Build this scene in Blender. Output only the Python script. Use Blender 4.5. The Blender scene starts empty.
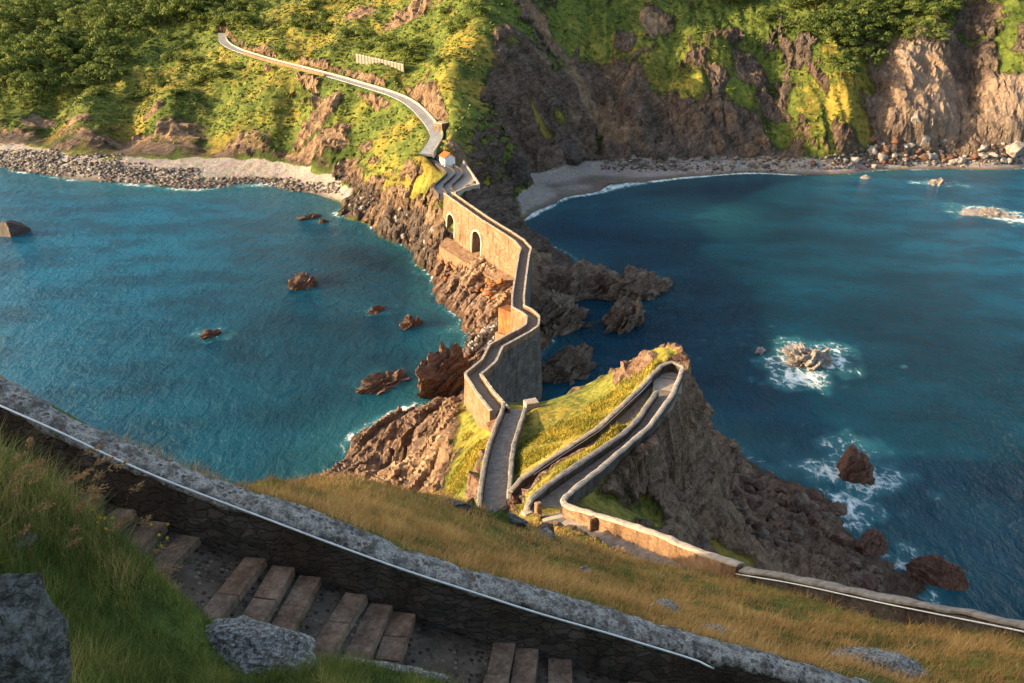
import bpy, bmesh, math, random
import numpy as np
from mathutils import Vector, Matrix

random.seed(7)
rng = np.random.default_rng(7)
SC = bpy.context.scene
COL = SC.collection
W, H, F = 1024, 683, 800.0
PIT = math.radians(24)
CP, SP = math.cos(PIT), math.sin(PIT)
CAMZ = 62.0

# ---------------------------------------------------------------- view geometry used as a survey of the place
def PD(px, py, D):
    a, b = (px - 512.0) / F, (py - 341.5) / F
    return Vector((a * D, D * (CP - b * SP), CAMZ - D * (SP + b * CP)))

def PZ(px, py, z):
    b = (py - 341.5) / F
    return PD(px, py, (CAMZ - z) / (SP + b * CP))

def to_px(v):
    x, y, z = v[0], v[1], v[2] - CAMZ
    d = y * CP - z * SP
    u = y * SP + z * CP
    return 512 + x / d * F, 341.5 - u / d * F, d

# ---------------------------------------------------------------- noise
def _hash(ix, iy, s):
    n = (ix.astype(np.int64) * 374761393 + iy.astype(np.int64) * 668265263 + s * 974634777) & 0xffffffff
    n = ((n ^ (n >> 13)) * 1274126177) & 0xffffffff
    n = ((n ^ (n >> 15)) * 2246822519) & 0xffffffff
    return (n ^ (n >> 16)) / 4294967296.0

def perlin(x, y, s=0):
    x = np.asarray(x, float); y = np.asarray(y, float)
    xi, yi = np.floor(x), np.floor(y)
    fx, fy = x - xi, y - yi
    u, v = fx ** 3 * (fx * (fx * 6 - 15) + 10), fy ** 3 * (fy * (fy * 6 - 15) + 10)
    def g(ox, oy):
        a = _hash(xi + ox, yi + oy, s) * 2 * math.pi
        return np.cos(a) * (fx - ox) + np.sin(a) * (fy - oy)
    a = g(0, 0) * (1 - u) + g(1, 0) * u
    b = g(0, 1) * (1 - u) + g(1, 1) * u
    return (a * (1 - v) + b * v) * 1.5

def fbm(x, y, o=4, s=0, gain=.5):
    t, a, f, n = 0, 1.0, 1.0, 0
    for i in range(o):
        t = t + a * perlin(x * f, y * f, s + i * 17); n += a
        a *= gain; f *= 2.03
    return t / n

def ridged(x, y, o=4, s=0):
    t, a, f, n = 0, 1.0, 1.0, 0
    for i in range(o):
        t = t + a * (1 - 2 * np.abs(perlin(x * f, y * f, s + i * 13))); n += a
        a *= .5; f *= 2.1
    return t / n

def noise3(p, s=0):
    q = np.floor(p); f = p - q
    f = f * f * (3 - 2 * f)
    t = 0
    for i in (0, 1):
        for j in (0, 1):
            for k in (0, 1):
                h = _hash(q[:, 0] + i + 57 * (q[:, 2] + k), q[:, 1] + j - 113 * (q[:, 2] + k), s)
                w = (f[:, 0] if i else 1 - f[:, 0]) * (f[:, 1] if j else 1 - f[:, 1]) * (f[:, 2] if k else 1 - f[:, 2])
                t = t + h * w
    return t * 2 - 1

def fbm3(p, o=4, s=0):
    t, a, n = 0, 1.0, 0
    for i in range(o):
        t = t + a * noise3(p * 2.07 ** i, s + 31 * i); n += a; a *= .5
    return t / n

def smooth(a, b, x):
    t = np.clip((x - a) / (b - a), 0, 1)
    return t * t * (3 - 2 * t)

# ---------------------------------------------------------------- mesh helpers
def link(o, parent=None):
    COL.objects.link(o)
    if parent is not None:
        o.parent = parent
        o.matrix_parent_inverse = Matrix.Translation(-Vector(parent.location)) if parent.rotation_euler.to_quaternion().angle < 1e-6 else parent.matrix_basis.inverted()
    return o

def np_mesh(name, verts, faces, mat=None, parent=None, smooth_sh=False, attrs=None, k=None):
    """verts (n,3), faces (m,k) array"""
    verts = np.asarray(verts, np.float32); faces = np.asarray(faces, np.int32)
    m, k = faces.shape
    me = bpy.data.meshes.new(name)
    me.vertices.add(len(verts)); me.vertices.foreach_set('co', verts.ravel())
    me.loops.add(m * k); me.loops.foreach_set('vertex_index', faces.ravel())
    me.polygons.add(m)
    me.polygons.foreach_set('loop_start', np.arange(0, m * k, k, dtype=np.int32))
    me.polygons.foreach_set('loop_total', np.full(m, k, np.int32))
    if smooth_sh:
        me.polygons.foreach_set('use_smooth', np.ones(m, bool))
    me.update(calc_edges=True)
    for an, arr in (attrs or {}).items():
        dom = 'POINT' if len(arr) == len(verts) else 'FACE'
        a = me.attributes.new(an, 'FLOAT', dom)
        a.data.foreach_set('value', np.asarray(arr, np.float32))
    if mat: me.materials.append(mat)
    o = bpy.data.objects.new(name, me)
    return link(o, parent)

def bm_obj(name, bm, mat=None, parent=None, smooth_sh=False):
    me = bpy.data.meshes.new(name)
    bmesh.ops.recalc_face_normals(bm, faces=bm.faces)
    bm.to_mesh(me); bm.free()
    if smooth_sh:
        for p in me.polygons: p.use_smooth = True
    if mat: me.materials.append(mat)
    o = bpy.data.objects.new(name, me)
    return link(o, parent)

def empty(name, loc):
    o = bpy.data.objects.new(name, None)
    o.empty_display_size = .3
    o.location = loc
    COL.objects.link(o)
    return o

def tag(o, label=None, cat=None, group=None, kind=None):
    if label: o['label'] = label
    if cat: o['category'] = cat
    if group: o['group'] = group
    if kind: o['kind'] = kind
    return o

def box(bm, c, sx, sy, sz, ax=None, jit=0):
    """box centred at c, half sizes, ax = (X,Y,Z) unit vectors"""
    X, Y, Z = ax or (Vector((1, 0, 0)), Vector((0, 1, 0)), Vector((0, 0, 1)))
    vs = []
    for k in (-1, 1):
        for j in (-1, 1):
            for i in (-1, 1):
                p = Vector(c) + X * (i * sx) + Y * (j * sy) + Z * (k * sz)
                if jit: p += Vector([random.uniform(-jit, jit) for _ in range(3)])
                vs.append(bm.verts.new(p))
    fs = [bm.faces.new([vs[i] for i in q]) for q in ((0, 2, 3, 1), (4, 5, 7, 6), (0, 1, 5, 4), (2, 6, 7, 3), (0, 4, 6, 2), (1, 3, 7, 5))]
    return vs, fs

def resample(pts, step, smooth_it=0):
    pts = [Vector(p) for p in pts]
    if smooth_it:                                   # Chaikin
        for _ in range(smooth_it):
            q = [pts[0]]
            for a, b in zip(pts, pts[1:]):
                q += [a * .75 + b * .25, a * .25 + b * .75]
            q.append(pts[-1]); pts = q
    out = [pts[0]]; acc = 0
    for a, b in zip(pts, pts[1:]):
        L = (b - a).length
        if L < 1e-6: continue
        d = step - acc
        while d < L:
            out.append(a.lerp(b, d / L)); d += step
        acc = L - (d - step)
    if (out[-1] - pts[-1]).length > step * .3: out.append(pts[-1])
    else: out[-1] = pts[-1]
    return out

def normals2d(pts):
    n = []
    for i, p in enumerate(pts):
        a = pts[max(i - 1, 0)]; b = pts[min(i + 1, len(pts) - 1)]
        t = Vector((b.x - a.x, b.y - a.y, 0)); t.normalize()
        n.append(Vector((-t.y, t.x, 0)))            # left of travel
    return n

def sweep(name, pts, prof, mat, parent=None, jit=0, seed=0, smooth_sh=False, nscale=1.2, base=None):
    """prof: list of (lateral, vertical) closed polygon, lateral>0 is left of travel. base: optional fn(i)-> z for profile entries whose vertical is None"""
    pts = [Vector(p) for p in pts]
    ns = normals2d(pts); n = len(prof)
    V = []
    for i, (p, m) in enumerate(zip(pts, ns)):
        for (l, v) in prof:
            q = p + m * l
            q.z = base(i, q) if v is None else p.z + v
            V.append(q)
    V = np.array(V)
    if jit:
        d = np.stack([fbm3(V / nscale + 13.7 * k, 3, seed + k) for k in range(3)], 1)
        V = V + d * jit
    Fq = []
    for i in range(len(pts) - 1):
        for j in range(n):
            k = (j + 1) % n
            Fq.append((i * n + j, i * n + k, (i + 1) * n + k, (i + 1) * n + j))
    me = bpy.data.meshes.new(name)
    faces = [tuple(f) for f in Fq] + [tuple(range(n))[::-1], tuple((len(pts) - 1) * n + j for j in range(n))]
    me.from_pydata([tuple(v) for v in V], [], faces)
    bm = bmesh.new(); bm.from_mesh(me); bmesh.ops.recalc_face_normals(bm, faces=bm.faces); bm.to_mesh(me); bm.free()
    if smooth_sh:
        for p in me.polygons: p.use_smooth = True
    me.materials.append(mat)
    return link(bpy.data.objects.new(name, me), parent)

def tube(name, pts, r, mat, parent=None, n=8, taper=None):
    pts = [Vector(p) for p in pts]
    V, Fq = [], []
    for i, p in enumerate(pts):
        t = (pts[min(i + 1, len(pts) - 1)] - pts[max(i - 1, 0)]).normalized()
        up = Vector((0, 0, 1)) if abs(t.z) < .9 else Vector((1, 0, 0))
        a = t.cross(up).normalized(); b = a.cross(t)
        rr = r if taper is None else r * (1 + (taper - 1) * i / max(1, len(pts) - 1))
        for k in range(n):
            th = 2 * math.pi * k / n
            V.append(p + a * math.cos(th) * rr + b * math.sin(th) * rr)
    for i in range(len(pts) - 1):
        for k in range(n):
            l = (k + 1) % n
            Fq.append((i * n + k, i * n + l, (i + 1) * n + l, (i + 1) * n + k))
    me = bpy.data.meshes.new(name)
    me.from_pydata([tuple(v) for v in V], [], Fq + [tuple(range(n))[::-1], tuple((len(pts) - 1) * n + k for k in range(n))])
    for p in me.polygons: p.use_smooth = True
    if mat: me.materials.append(mat)
    return link(bpy.data.objects.new(name, me), parent)
# ---------------------------------------------------------------- material DSL
class NT:
    def __init__(s, name, rough=.9, spec=.2):
        s.m = bpy.data.materials.new(name); s.m.use_nodes = True
        s.t = s.m.node_tree; s.n = s.t.nodes; s.l = s.t.links
        s.b = s.n['Principled BSDF']
        s.b.inputs['Roughness'].default_value = rough
        s.b.inputs['Specular IOR Level'].default_value = spec
        s.co = s.n.new('ShaderNodeTexCoord').outputs['Object']
    def put(s, sock, v):
        if isinstance(v, bpy.types.NodeSocket): s.l.new(v, sock)
        elif isinstance(v, (tuple, list)) and len(v) == 3 and sock.type == 'RGBA': sock.default_value = (*v, 1)
        else: sock.default_value = v
    def map(s, scale=(1, 1, 1), rot=(0, 0, 0), vec=None):
        n = s.n.new('ShaderNodeMapping'); s.l.new(vec or s.co, n.inputs[0])
        n.inputs['Scale'].default_value = scale; n.inputs['Rotation'].default_value = rot
        return n.outputs[0]
    def noise(s, scale, detail=4, rough=.55, vec=None, dist=0):
        n = s.n.new('ShaderNodeTexNoise'); s.l.new(vec or s.co, n.inputs['Vector'])
        n.inputs['Scale'].default_value = scale; n.inputs['Detail'].default_value = detail
        n.inputs['Roughness'].default_value = rough; n.inputs['Distortion'].default_value = dist
        return n.outputs['Fac']
    def vor(s, scale, feature='F1', vec=None, out='Distance', rand=1):
        n = s.n.new('ShaderNodeTexVoronoi'); s.l.new(vec or s.co, n.inputs['Vector'])
        n.feature = feature; n.inputs['Scale'].default_value = scale
        n.inputs['Randomness'].default_value = rand
        return n.outputs[out]
    def attr(s, name):
        n = s.n.new('ShaderNodeAttribute'); n.attribute_name = name
        return n.outputs['Fac']
    def ramp(s, fac, stops, interp='LINEAR'):
        n = s.n.new('ShaderNodeValToRGB'); s.l.new(fac, n.inputs[0]); n.color_ramp.interpolation = interp
        e = n.color_ramp.elements
        while len(e) < len(stops): e.new(.5)
        for q, (p, c) in zip(e, stops):
            q.position = p; q.color = (*c, 1) if isinstance(c, (tuple, list)) else (c, c, c, 1)
        return n.outputs['Color']
    def mix(s, f, a, b, mode='MIX'):
        n = s.n.new('ShaderNodeMix'); n.data_type = 'RGBA'; n.blend_type = mode
        s.put(n.inputs['Factor'], f); s.put(n.inputs['A'], a); s.put(n.inputs['B'], b)
        for i in n.inputs:
            pass
        s.put(n.inputs[0], f); s.put(n.inputs[6], a); s.put(n.inputs[7], b)
        return n.outputs[2]
    def math(s, op, a, b=0, c=None, clamp=False):
        n = s.n.new('ShaderNodeMath'); n.operation = op; n.use_clamp = clamp
        s.put(n.inputs[0], a); s.put(n.inputs[1], b)
        if c is not None: s.put(n.inputs[2], c)
        return n.outputs[0]
    def mr(s, v, a, b, c=0., d=1.):
        n = s.n.new('ShaderNodeMapRange'); s.put(n.inputs['Value'], v)
        n.interpolation_type = 'SMOOTHSTEP'
        n.inputs['From Min'].default_value = a; n.inputs['From Max'].default_value = b
        n.inputs['To Min'].default_value = c; n.inputs['To Max'].default_value = d
        return n.outputs[0]
    def bump(s, h, strength=.5, dist=.1, normal=None):
        n = s.n.new('ShaderNodeBump'); s.put(n.inputs['Height'], h)
        n.inputs['Strength'].default_value = strength; n.inputs['Distance'].default_value = dist
        if normal: s.l.new(normal, n.inputs['Normal'])
        return n.outputs[0]
    def rnd(s):
        n = s.n.new('ShaderNodeObjectInfo'); return n.outputs['Random']
    def geo(s, out):
        return s.n.new('ShaderNodeNewGeometry').outputs[out]
    def out(s, color=None, normal=None, rough=None):
        if color is not None: s.put(s.b.inputs['Base Color'], color)
        if normal is not None: s.l.new(normal, s.b.inputs['Normal'])
        if rough is not None: s.put(s.b.inputs['Roughness'], rough)
        return s.m

STRIKE = math.atan2(.85, .53)          # direction the rock beds run, in plan

def rock_color(n, sc=1.0, base=None, dark=(.045, .034, .03), mid=(.13, .098, .08), light=(.24, .19, .155)):
    """tilted beds, joints and blotches: returns colour, height"""
    v = n.map((1, 1, 1), (0, 0, -STRIKE))
    bed = n.noise(.9 * sc, 6, .68, n.map((.13, 1.6, 1.3), (.5, 0, 0), v), .5)
    bed2 = n.noise(3.0 * sc, 4, .65, n.map((.10, 1.6, 1.3), (.5, 0, 0), v), .3)
    blo = n.noise(.3 * sc, 6, .7)
    fin = n.noise(3.2 * sc, 8, .75)
    wob = n.n.new('ShaderNodeTexNoise'); n.l.new(n.co, wob.inputs['Vector']); wob.inputs['Scale'].default_value = 1.2 * sc; wob.inputs['Detail'].default_value = 4
    wv = n.n.new('ShaderNodeVectorMath'); wv.operation = 'MULTIPLY_ADD'; n.l.new(wob.outputs['Color'], wv.inputs[0]); wv.inputs[1].default_value = (1.6 / sc,) * 3; n.l.new(n.map((.45, 1.3, 1.0), (.5, 0, 0), v), wv.inputs[2])
    crack = n.vor(.5 * sc, 'DISTANCE_TO_EDGE', wv.outputs[0]); crack2 = n.vor(1.7 * sc, 'DISTANCE_TO_EDGE', wv.outputs[0])
    ck = n.math('MULTIPLY', n.mr(crack, .0, .06, .3, 1), n.mr(crack2, .0, .07, .55, 1))
    k = n.math('ADD', n.math('MULTIPLY', bed, .42), n.math('ADD', n.math('MULTIPLY', blo, .22), n.math('ADD', n.math('MULTIPLY', fin, .2), n.math('MULTIPLY', bed2, .16))))
    c = n.ramp(k, [(.34, dark), (.5, mid), (.64, light)])
    c = n.mix(ck, n.mix(1.0, c, (.35, .32, .31), 'MULTIPLY'), c)
    h = n.math('ADD', n.math('ADD', n.math('MULTIPLY', bed, 1.1), n.math('MULTIPLY', fin, .45)), n.math('ADD', n.math('MULTIPLY', bed2, .35), n.math('MULTIPLY', ck, .35)))
    return c, h

def m_terrain(name, sc=1.0, gs=1.0, bd=.5, gain=(1, 1, 1)):
    """ground: attributes rock, dry, sand, path, earth(0..1) blended with noise"""
    n = NT(name, .95, .12)
    rc, rh = rock_color(n, sc)
    rc = n.mix(1.0, rc, gain, 'MULTIPLY')
    warm = n.noise(.05 * sc, 3)
    rc = n.mix(n.mr(warm, .42, .62), rc, n.mix(1.0, rc, (1.12, 1.0, .9), 'MULTIPLY'))
    rc = n.mix(n.attr('pale'), rc, n.mix(1.0, n.mix(.35, rc, (.26, .22, .185)), (1.9, 1.75, 1.62), 'MULTIPLY'))
    g1 = n.noise(.11 * gs, 6, .65); g2 = n.noise(.8 * gs, 6, .75); g3 = n.noise(.03 * gs, 3, .5)
    gm = n.math('ADD', n.math('MULTIPLY', g1, .5), n.math('MULTIPLY', g2, .5))
    green = n.ramp(gm, [(.35, (.022, .036, .010)), (.46, (.068, .096, .021)), (.55, (.125, .155, .033)), (.66, (.2, .21, .05))])
    dryc = n.ramp(gm, [(.34, (.11, .08, .024)), (.5, (.26, .19, .04)), (.66, (.40, .29, .065))])
    d = n.math('ADD', n.attr('dry'), n.math('MULTIPLY', n.math('SUBTRACT', g3, .5), 1.6))
    d = n.math('ADD', d, n.math('MULTIPLY', n.math('SUBTRACT', g2, .5), 1.3))
    veg = n.mix(n.mr(d, .25, .8), green, dryc)
    r = n.math('ADD', n.attr('rock'), n.math('MULTIPLY', n.math('SUBTRACT', g2, .5), 1.1))
    r = n.math('ADD', r, n.math('MULTIPLY', n.math('SUBTRACT', g1, .5), 1.1))
    rm = n.mr(r, .36, .62)
    er = n.ramp(n.noise(.5 * gs, 6, .7), [(.35, (.16, .10, .065)), (.52, (.27, .175, .11)), (.66, (.40, .28, .18))])
    e = n.math('ADD', n.attr('earth'), n.math('MULTIPLY', n.math('SUBTRACT', g2, .5), .9))
    rock2 = n.mix(n.mr(e, .35, .65), rc, er)
    col = n.mix(rm, veg, rock2)
    pv = n.vor(1.3 * sc, out='Color'); pb = n.noise(.12, 4)
    sand = n.mix(.45, n.ramp(n.noise(2.2 * sc, 5, .8), [(.3, (.13, .11, .10)), (.5, (.27, .235, .21)), (.7, (.43, .385, .34))]), n.mix(.86, pv, (.28, .24, .215)))
    col = n.mix(n.mr(n.math('ADD', n.attr('sand'), n.math('MULTIPLY', n.math('SUBTRACT', g2, .5), .5)), .4, .6), col, sand)
    wet = n.mr(n.attr('wet'), 0, 1)
    col = n.mix(wet, col, n.mix(1.0, col, (.5, .43, .38), 'MULTIPLY'))
    hh = n.math('ADD', n.math('MULTIPLY', g2, 1.5), n.math('MULTIPLY', rh, n.math('ADD', n.math('MULTIPLY', rm, 1.0), .1)))
    return n.out(col, n.bump(hh, 1.0, bd), n.math('SUBTRACT', .95, n.math('MULTIPLY', wet, .35)))

def m_rock(name, dark, mid, light, sc=1.0, bd=.25, lichen=None, rough=.85):
    n = NT(name, rough, .25)
    ob = n.n.new('ShaderNodeTexCoord')
    c, h = rock_color(n, sc, None, dark, mid, light)
    if lichen:
        l = n.noise(4.5 * sc, 8, .8)
        c = n.mix(n.mr(l, .46, .58), c, lichen)
    return n.out(c, n.bump(h, .9, bd))

def m_masonry(name, c1, c2, mortar, scale=2.2, bd=.06, stain=None, rough=.9, joint=.05):
    """rubble masonry: irregular stones squashed into courses, soft worn joints"""
    n = NT(name, rough, .15)
    v = n.map((1, 1, 1.9))
    nz = n.n.new('ShaderNodeTexNoise'); n.l.new(n.co, nz.inputs['Vector']); nz.inputs['Scale'].default_value = 2.6 * scale / 2; nz.inputs['Detail'].default_value = 5
    va = n.n.new('ShaderNodeVectorMath'); va.operation = 'SCALE'; n.l.new(nz.outputs['Color'], va.inputs[0]); va.inputs['Scale'].default_value = 1.2 / scale
    vb = n.n.new('ShaderNodeVectorMath'); vb.operation = 'ADD'; n.l.new(v, vb.inputs[0]); n.l.new(va.outputs[0], vb.inputs[1])
    e = n.vor(scale, 'DISTANCE_TO_EDGE', vb.outputs[0])
    cc = n.vor(scale, 'F1', vb.outputs[0], 'Color')
    sep = n.n.new('ShaderNodeSeparateColor'); n.l.new(cc, sep.inputs[0])
    fin = n.noise(9, 5, .7); big = n.noise(.5, 5, .65); med = n.noise(2.5, 5, .7)
    k = n.math('ADD', n.math('MULTIPLY', sep.outputs[0], .4), n.math('ADD', n.math('MULTIPLY', fin, .3), n.math('MULTIPLY', med, .3)))
    stone = n.ramp(k, [(.2, c1), (.75, c2)])
    gap = n.mr(e, .0, joint)
    col = n.mix(n.math('MULTIPLY', n.math('SUBTRACT', 1.0, gap), n.mr(med, .35, .75)), stone, mortar)
    if stain:
        drip = n.noise(1.1, 5, .7, n.map((1, 1, .16)))
        col = n.mix(n.mr(big, .42, .64), col, n.mix(.8, col, stain))
        col = n.mix(n.mr(drip, .5, .68), col, n.mix(1.0, col, (.5, .45, .42), 'MULTIPLY'))
    hgt = n.math('ADD', n.math('MULTIPLY', gap, .7), n.math('ADD', n.math('MULTIPLY', fin, .5), med))
    return n.out(col, n.bump(hgt, .8, bd))

def m_plain(name, c1, c2, scale=3, bd=.02, rough=.85, metal=0, spec=.3):
    n = NT(name, rough, spec)
    a = n.noise(scale, 6, .65)
    n.b.inputs['Metallic'].default_value = metal
    return n.out(n.ramp(a, [(.35, c1), (.65, c2)]), n.bump(n.noise(scale * 5, 4, .6), .5, bd))

def m_leaf(name, stops, trans=.25, per_obj=False):
    n = NT(name, .75, .2)
    f = n.attr('tint')
    if per_obj: f = n.math('ADD', n.math('MULTIPLY', f, .75), n.math('MULTIPLY', n.rnd(), .25))
    c = n.ramp(f, stops)
    n.out(c)
    tr = n.n.new('ShaderNodeBsdfTranslucent'); n.l.new(c, tr.inputs['Color'])
    mx = n.n.new('ShaderNodeMixShader'); mx.inputs[0].default_value = trans
    n.l.new(n.b.outputs[0], mx.inputs[1]); n.l.new(tr.outputs[0], mx.inputs[2])
    n.l.new(mx.outputs[0], n.n['Material Output'].inputs[0])
    return n.m

M = {}
M['mainland'] = m_terrain('mainland_ground', .45, .55, .9)
M['island'] = m_terrain('island_ground', 1.0, 1.6, .22, (1.4, 1.22, 1.1))
M['rock_brown'] = m_rock('brown_bedded_rock', (.035, .022, .018), (.15, .085, .055), (.33, .19, .12), 1.0)
M['rock_umber'] = m_rock('umber_jagged_rock', (.032, .023, .018), (.15, .10, .073), (.33, .23, .165), 1.0)
M['rock_dark'] = m_rock('dark_wet_rock', (.022, .018, .017), (.075, .058, .05), (.15, .115, .095), 1.0, rough=.6)
M['rock_pale'] = m_rock('pale_grey_rock', (.12, .10, .09), (.30, .26, .23), (.5, .46, .42), 1.2)
M['rock_red'] = m_rock('rusty_red_rock', (.05, .025, .018), (.13, .06, .04), (.24, .125, .085), 1.2, rough=.7)
M['rock_lichen'] = m_rock('lichen_grey_boulder', (.03, .026, .023), (.085, .077, .069), (.19, .172, .158), 3.0, .1, (.185, .18, .175))
M['stone_warm'] = m_masonry('warm_rubble_masonry', (.12, .072, .045), (.33, .205, .13), (.19, .125, .085), 1.9, .08, (.17, .10, .055))
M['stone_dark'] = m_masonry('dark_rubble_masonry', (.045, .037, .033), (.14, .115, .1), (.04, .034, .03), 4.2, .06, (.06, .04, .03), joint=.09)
M['stone_shade'] = m_masonry('shaded_grey_masonry', (.07, .06, .053), (.17, .15, .13), (.06, .055, .05), 1.0, .08, (.07, .06, .055))  # grey masonry, darkened so the right side's shade sits in its colour
M['coping'] = m_plain('worn_pale_coping', (.24, .195, .155), (.44, .37, .30), 2.0, .02)
M['coping_mid'] = m_plain('weathered_pale_coping', (.22, .18, .15), (.38, .32, .27), 2.5, .02)
M['beach_stone'] = m_leaf('beach_stone', [(0, (.035, .03, .027)), (.5, (.10, .082, .07)), (.85, (.19, .15, .12)), (1, (.30, .26, .22))], 0)
M['step_grey'] = m_plain('grey_step_stone', (.13, .112, .095), (.27, .235, .2), 2.5, .03)
M['rock_lichen_pale'] = m_rock('pale_lichen_rock', (.05, .045, .04), (.15, .135, .12), (.3, .275, .25), 4.0, .1, (.42, .41, .39))
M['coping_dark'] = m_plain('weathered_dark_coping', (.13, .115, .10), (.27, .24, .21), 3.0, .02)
M['paving'] = m_plain('walkway_paving', (.125, .098, .08), (.24, .19, .15), 2.5, .03)
M['road'] = m_plain('grey_concrete_road', (.19, .19, .195), (.30, .30, .30), .6, .03)
M['plaza'] = m_plain('worn_plaza_paving', (.25, .21, .17), (.36, .30, .245), 1.2, .03)
M['orange'] = m_masonry('rusty_orange_facing', (.24, .085, .03), (.42, .17, .065), (.30, .13, .06), .9, .05, (.14, .07, .04))
M['white'] = m_plain('white_limewash', (.66, .64, .60), (.80, .78, .74), 2, .01)
M['tile'] = m_plain('orange_roof_tile', (.42, .06, .014), (.52, .09, .022), 4, .03)
M['steel'] = m_plain('galvanised_handrail', (.62, .62, .62), (.78, .78, .77), 8, .002, .4, .55, .5)
M['darkmetal'] = m_plain('dark_metal', (.03, .03, .03), (.06, .06, .06), 5, .003, .5)
M['wood'] = m_plain('weathered_timber', (.15, .12, .095), (.27, .225, .18), 4, .02)
M['leaf_dark'] = m_leaf('tree_leaves', [(0, (.03, .052, .014)), (.4, (.085, .125, .03)), (.75, (.16, .19, .045)), (1, (.25, .25, .06))], .35, True)
M['leaf_scrub'] = m_leaf('scrub_leaves', [(0, (.035, .052, .012)), (.3, (.105, .14, .03)), (.6, (.165, .205, .04)), (.85, (.265, .24, .055)), (1, (.34, .26, .065))], .2)
M['bark'] = m_plain('grey_bark', (.05, .04, .03), (.12, .1, .08), 3, .02)
M['grass_dry'] = m_leaf('dry_grass', [(0, (.08, .095, .02)), (.22, (.19, .15, .04)), (.55, (.46, .235, .085)), (1, (.66, .40, .155))], .25)
M['grass_green'] = m_leaf('green_grass', [(0, (.04, .06, .016)), (.45, (.13, .165, .038)), (.8, (.25, .26, .065)), (1, (.5, .35, .13))], .25)
M['grass_lit'] = m_leaf('yellow_green_grass', [(0, (.07, .085, .016)), (.45, (.18, .165, .026)), (.8, (.36, .265, .045)), (1, (.54, .36, .08))], .25)
M['oat'] = m_leaf('dry_seed_heads', [(0, (.25, .13, .06)), (1, (.45, .28, .14))], .3)
M['petal'] = m_leaf('yellow_petals', [(0, (.6, .38, .02)), (1, (.75, .55, .06))], .2)
# ---------------------------------------------------------------- the lie of the land
CT = []
def cz(*a):
    for px, py, z in a: CT.append(PZ(px, py, z))
def cd(*a):
    for px, py, D in a: CT.append(PD(px, py, D))
def cw(*a):
    for p in a: CT.append(Vector(p))

# mainland shoreline (z=0), left bay then right cove
cz((-120, 150, 0), (0, 166, 0), (50, 175, 0), (100, 181, 0), (200, 189, 0), (300, 193, 0), (345, 202, 0), (335, 215, 0), (375, 228, 0),
   (405, 245, 0), (432, 272, 0), (440, 300, .2), (462, 318, 0), (478, 338, 0.3), (470, 350, .6))
cz((1150, 160, 0), (1024, 168, 0), (940, 169, 0), (860, 173, 0), (780, 174, 0), (700, 176, 0), (640, 183, 0), (590, 194, 0), (550, 207, 0), (522, 222, 0), (528, 240, -.5))
# beach backs / cliff feet
cz((-120, 125, 4), (0, 142, 4), (60, 152, 4), (110, 159, 4), (170, 160, 3.5), (240, 160, 3.5), (300, 168, 3.2), (335, 183, 2.5))
cz((545, 196, 1.4), (520, 207, 1.8), (575, 186, 1.4), (508, 216, 1.2), (500, 195, 3.5), (530, 180, 3.5), (565, 168, 3), (640, 162, 3.5), (750, 156, 4), (860, 152, 4.5), (940, 150, 5), (1024, 150, 5), (1150, 145, 5))
# left hillside
cd((-100, 95, 350), (0, 110, 348), (0, 60, 385), (0, 5, 430), (-130, 40, 420), (100, 125, 327), (100, 90, 358), (100, 60, 385), (100, 0, 440), (60, 128, 332))
cd((160, 112, 330), (170, 140, 318), (200, 90, 345), (200, 50, 378), (200, 0, 418), (250, 125, 310), (250, 80, 340), (250, 35, 372), (300, 145, 292), (300, 100, 312), (300, 40, 352), (300, 0, 395))
cd((350, 175, 255), (350, 140, 272), (350, 110, 287), (350, 50, 330), (350, 0, 378), (400, 60, 298), (400, 30, 322), (400, 0, 352), (450, 60, 282), (450, 0, 330))
cd((400, 190, 219), (390, 150, 245), (405, 120, 258), (420, 160, 225), (370, 200, 238), (330, 160, 272))
# road surface
ROADPX = [(222, 33, 385), (222, 42, 372), (236, 50, 362), (252, 55, 352), (268, 60, 343), (300, 68, 324), (335, 77, 306), (365, 86, 292), (395, 95, 277), (412, 104, 266), (425, 117, 253), (434, 129, 242), (437, 137, 234), (430, 148, 224), (426, 154, 217)]
for a in ROADPX: cd(a)
# headland ridge, its unseen top raised to shade the cove, and plaza
cd((497, -60, 309), (485, -130, 320), (470, -60, 335), (497, 0, 300), (502, 30, 286), (498, 55, 274), (488, 85, 262), (478, 110, 246), (467, 128, 234), (458, 146, 222))
cz((440, 150, 19.5), (452, 164, 18), (461, 178, 17), (474, 186, 16.5), (440, 182, 16.5), (448, 193, 16))
# headland, shaded right flank
cz((480, 200, 8), (492, 214, 2.5), (470, 215, 3), (498, 160, 14), (515, 140, 14), (520, 165, 6))
def cc(*a):
    for px, py, D in a: CT.append(PD(px, py, 290 + (D - 290) * .55 if D > 290 else D))
cd((530, 110, 275), (530, 60, 288), (520, 20, 304), (545, 145, 286))
cc((560, 0, 352), (560, 40, 335), (570, 90, 312), (570, 130, 298))
cc((610, 130, 309), (620, 90, 322), (600, 50, 335), (620, 0, 372), (660, 130, 310), (680, 80, 330), (680, 40, 352), (680, 0, 385))
cc((740, 120, 312), (740, 70, 335), (740, 40, 353), (740, 0, 385), (800, 125, 312), (800, 70, 335), (800, 0, 378))
cc((830, 120, 312), (850, 60, 335), (850, 0, 372), (865, 130, 312), (890, 100, 325), (900, 50, 340), (895, 20, 358), (930, 90, 325), (950, 45, 340), (960, 0, 366))
cc((985, 120, 314), (975, 80, 330), (1000, 40, 340), (1024, 80, 322), (1024, 20, 348), (1024, 120, 312), (1120, 60, 325))
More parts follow.
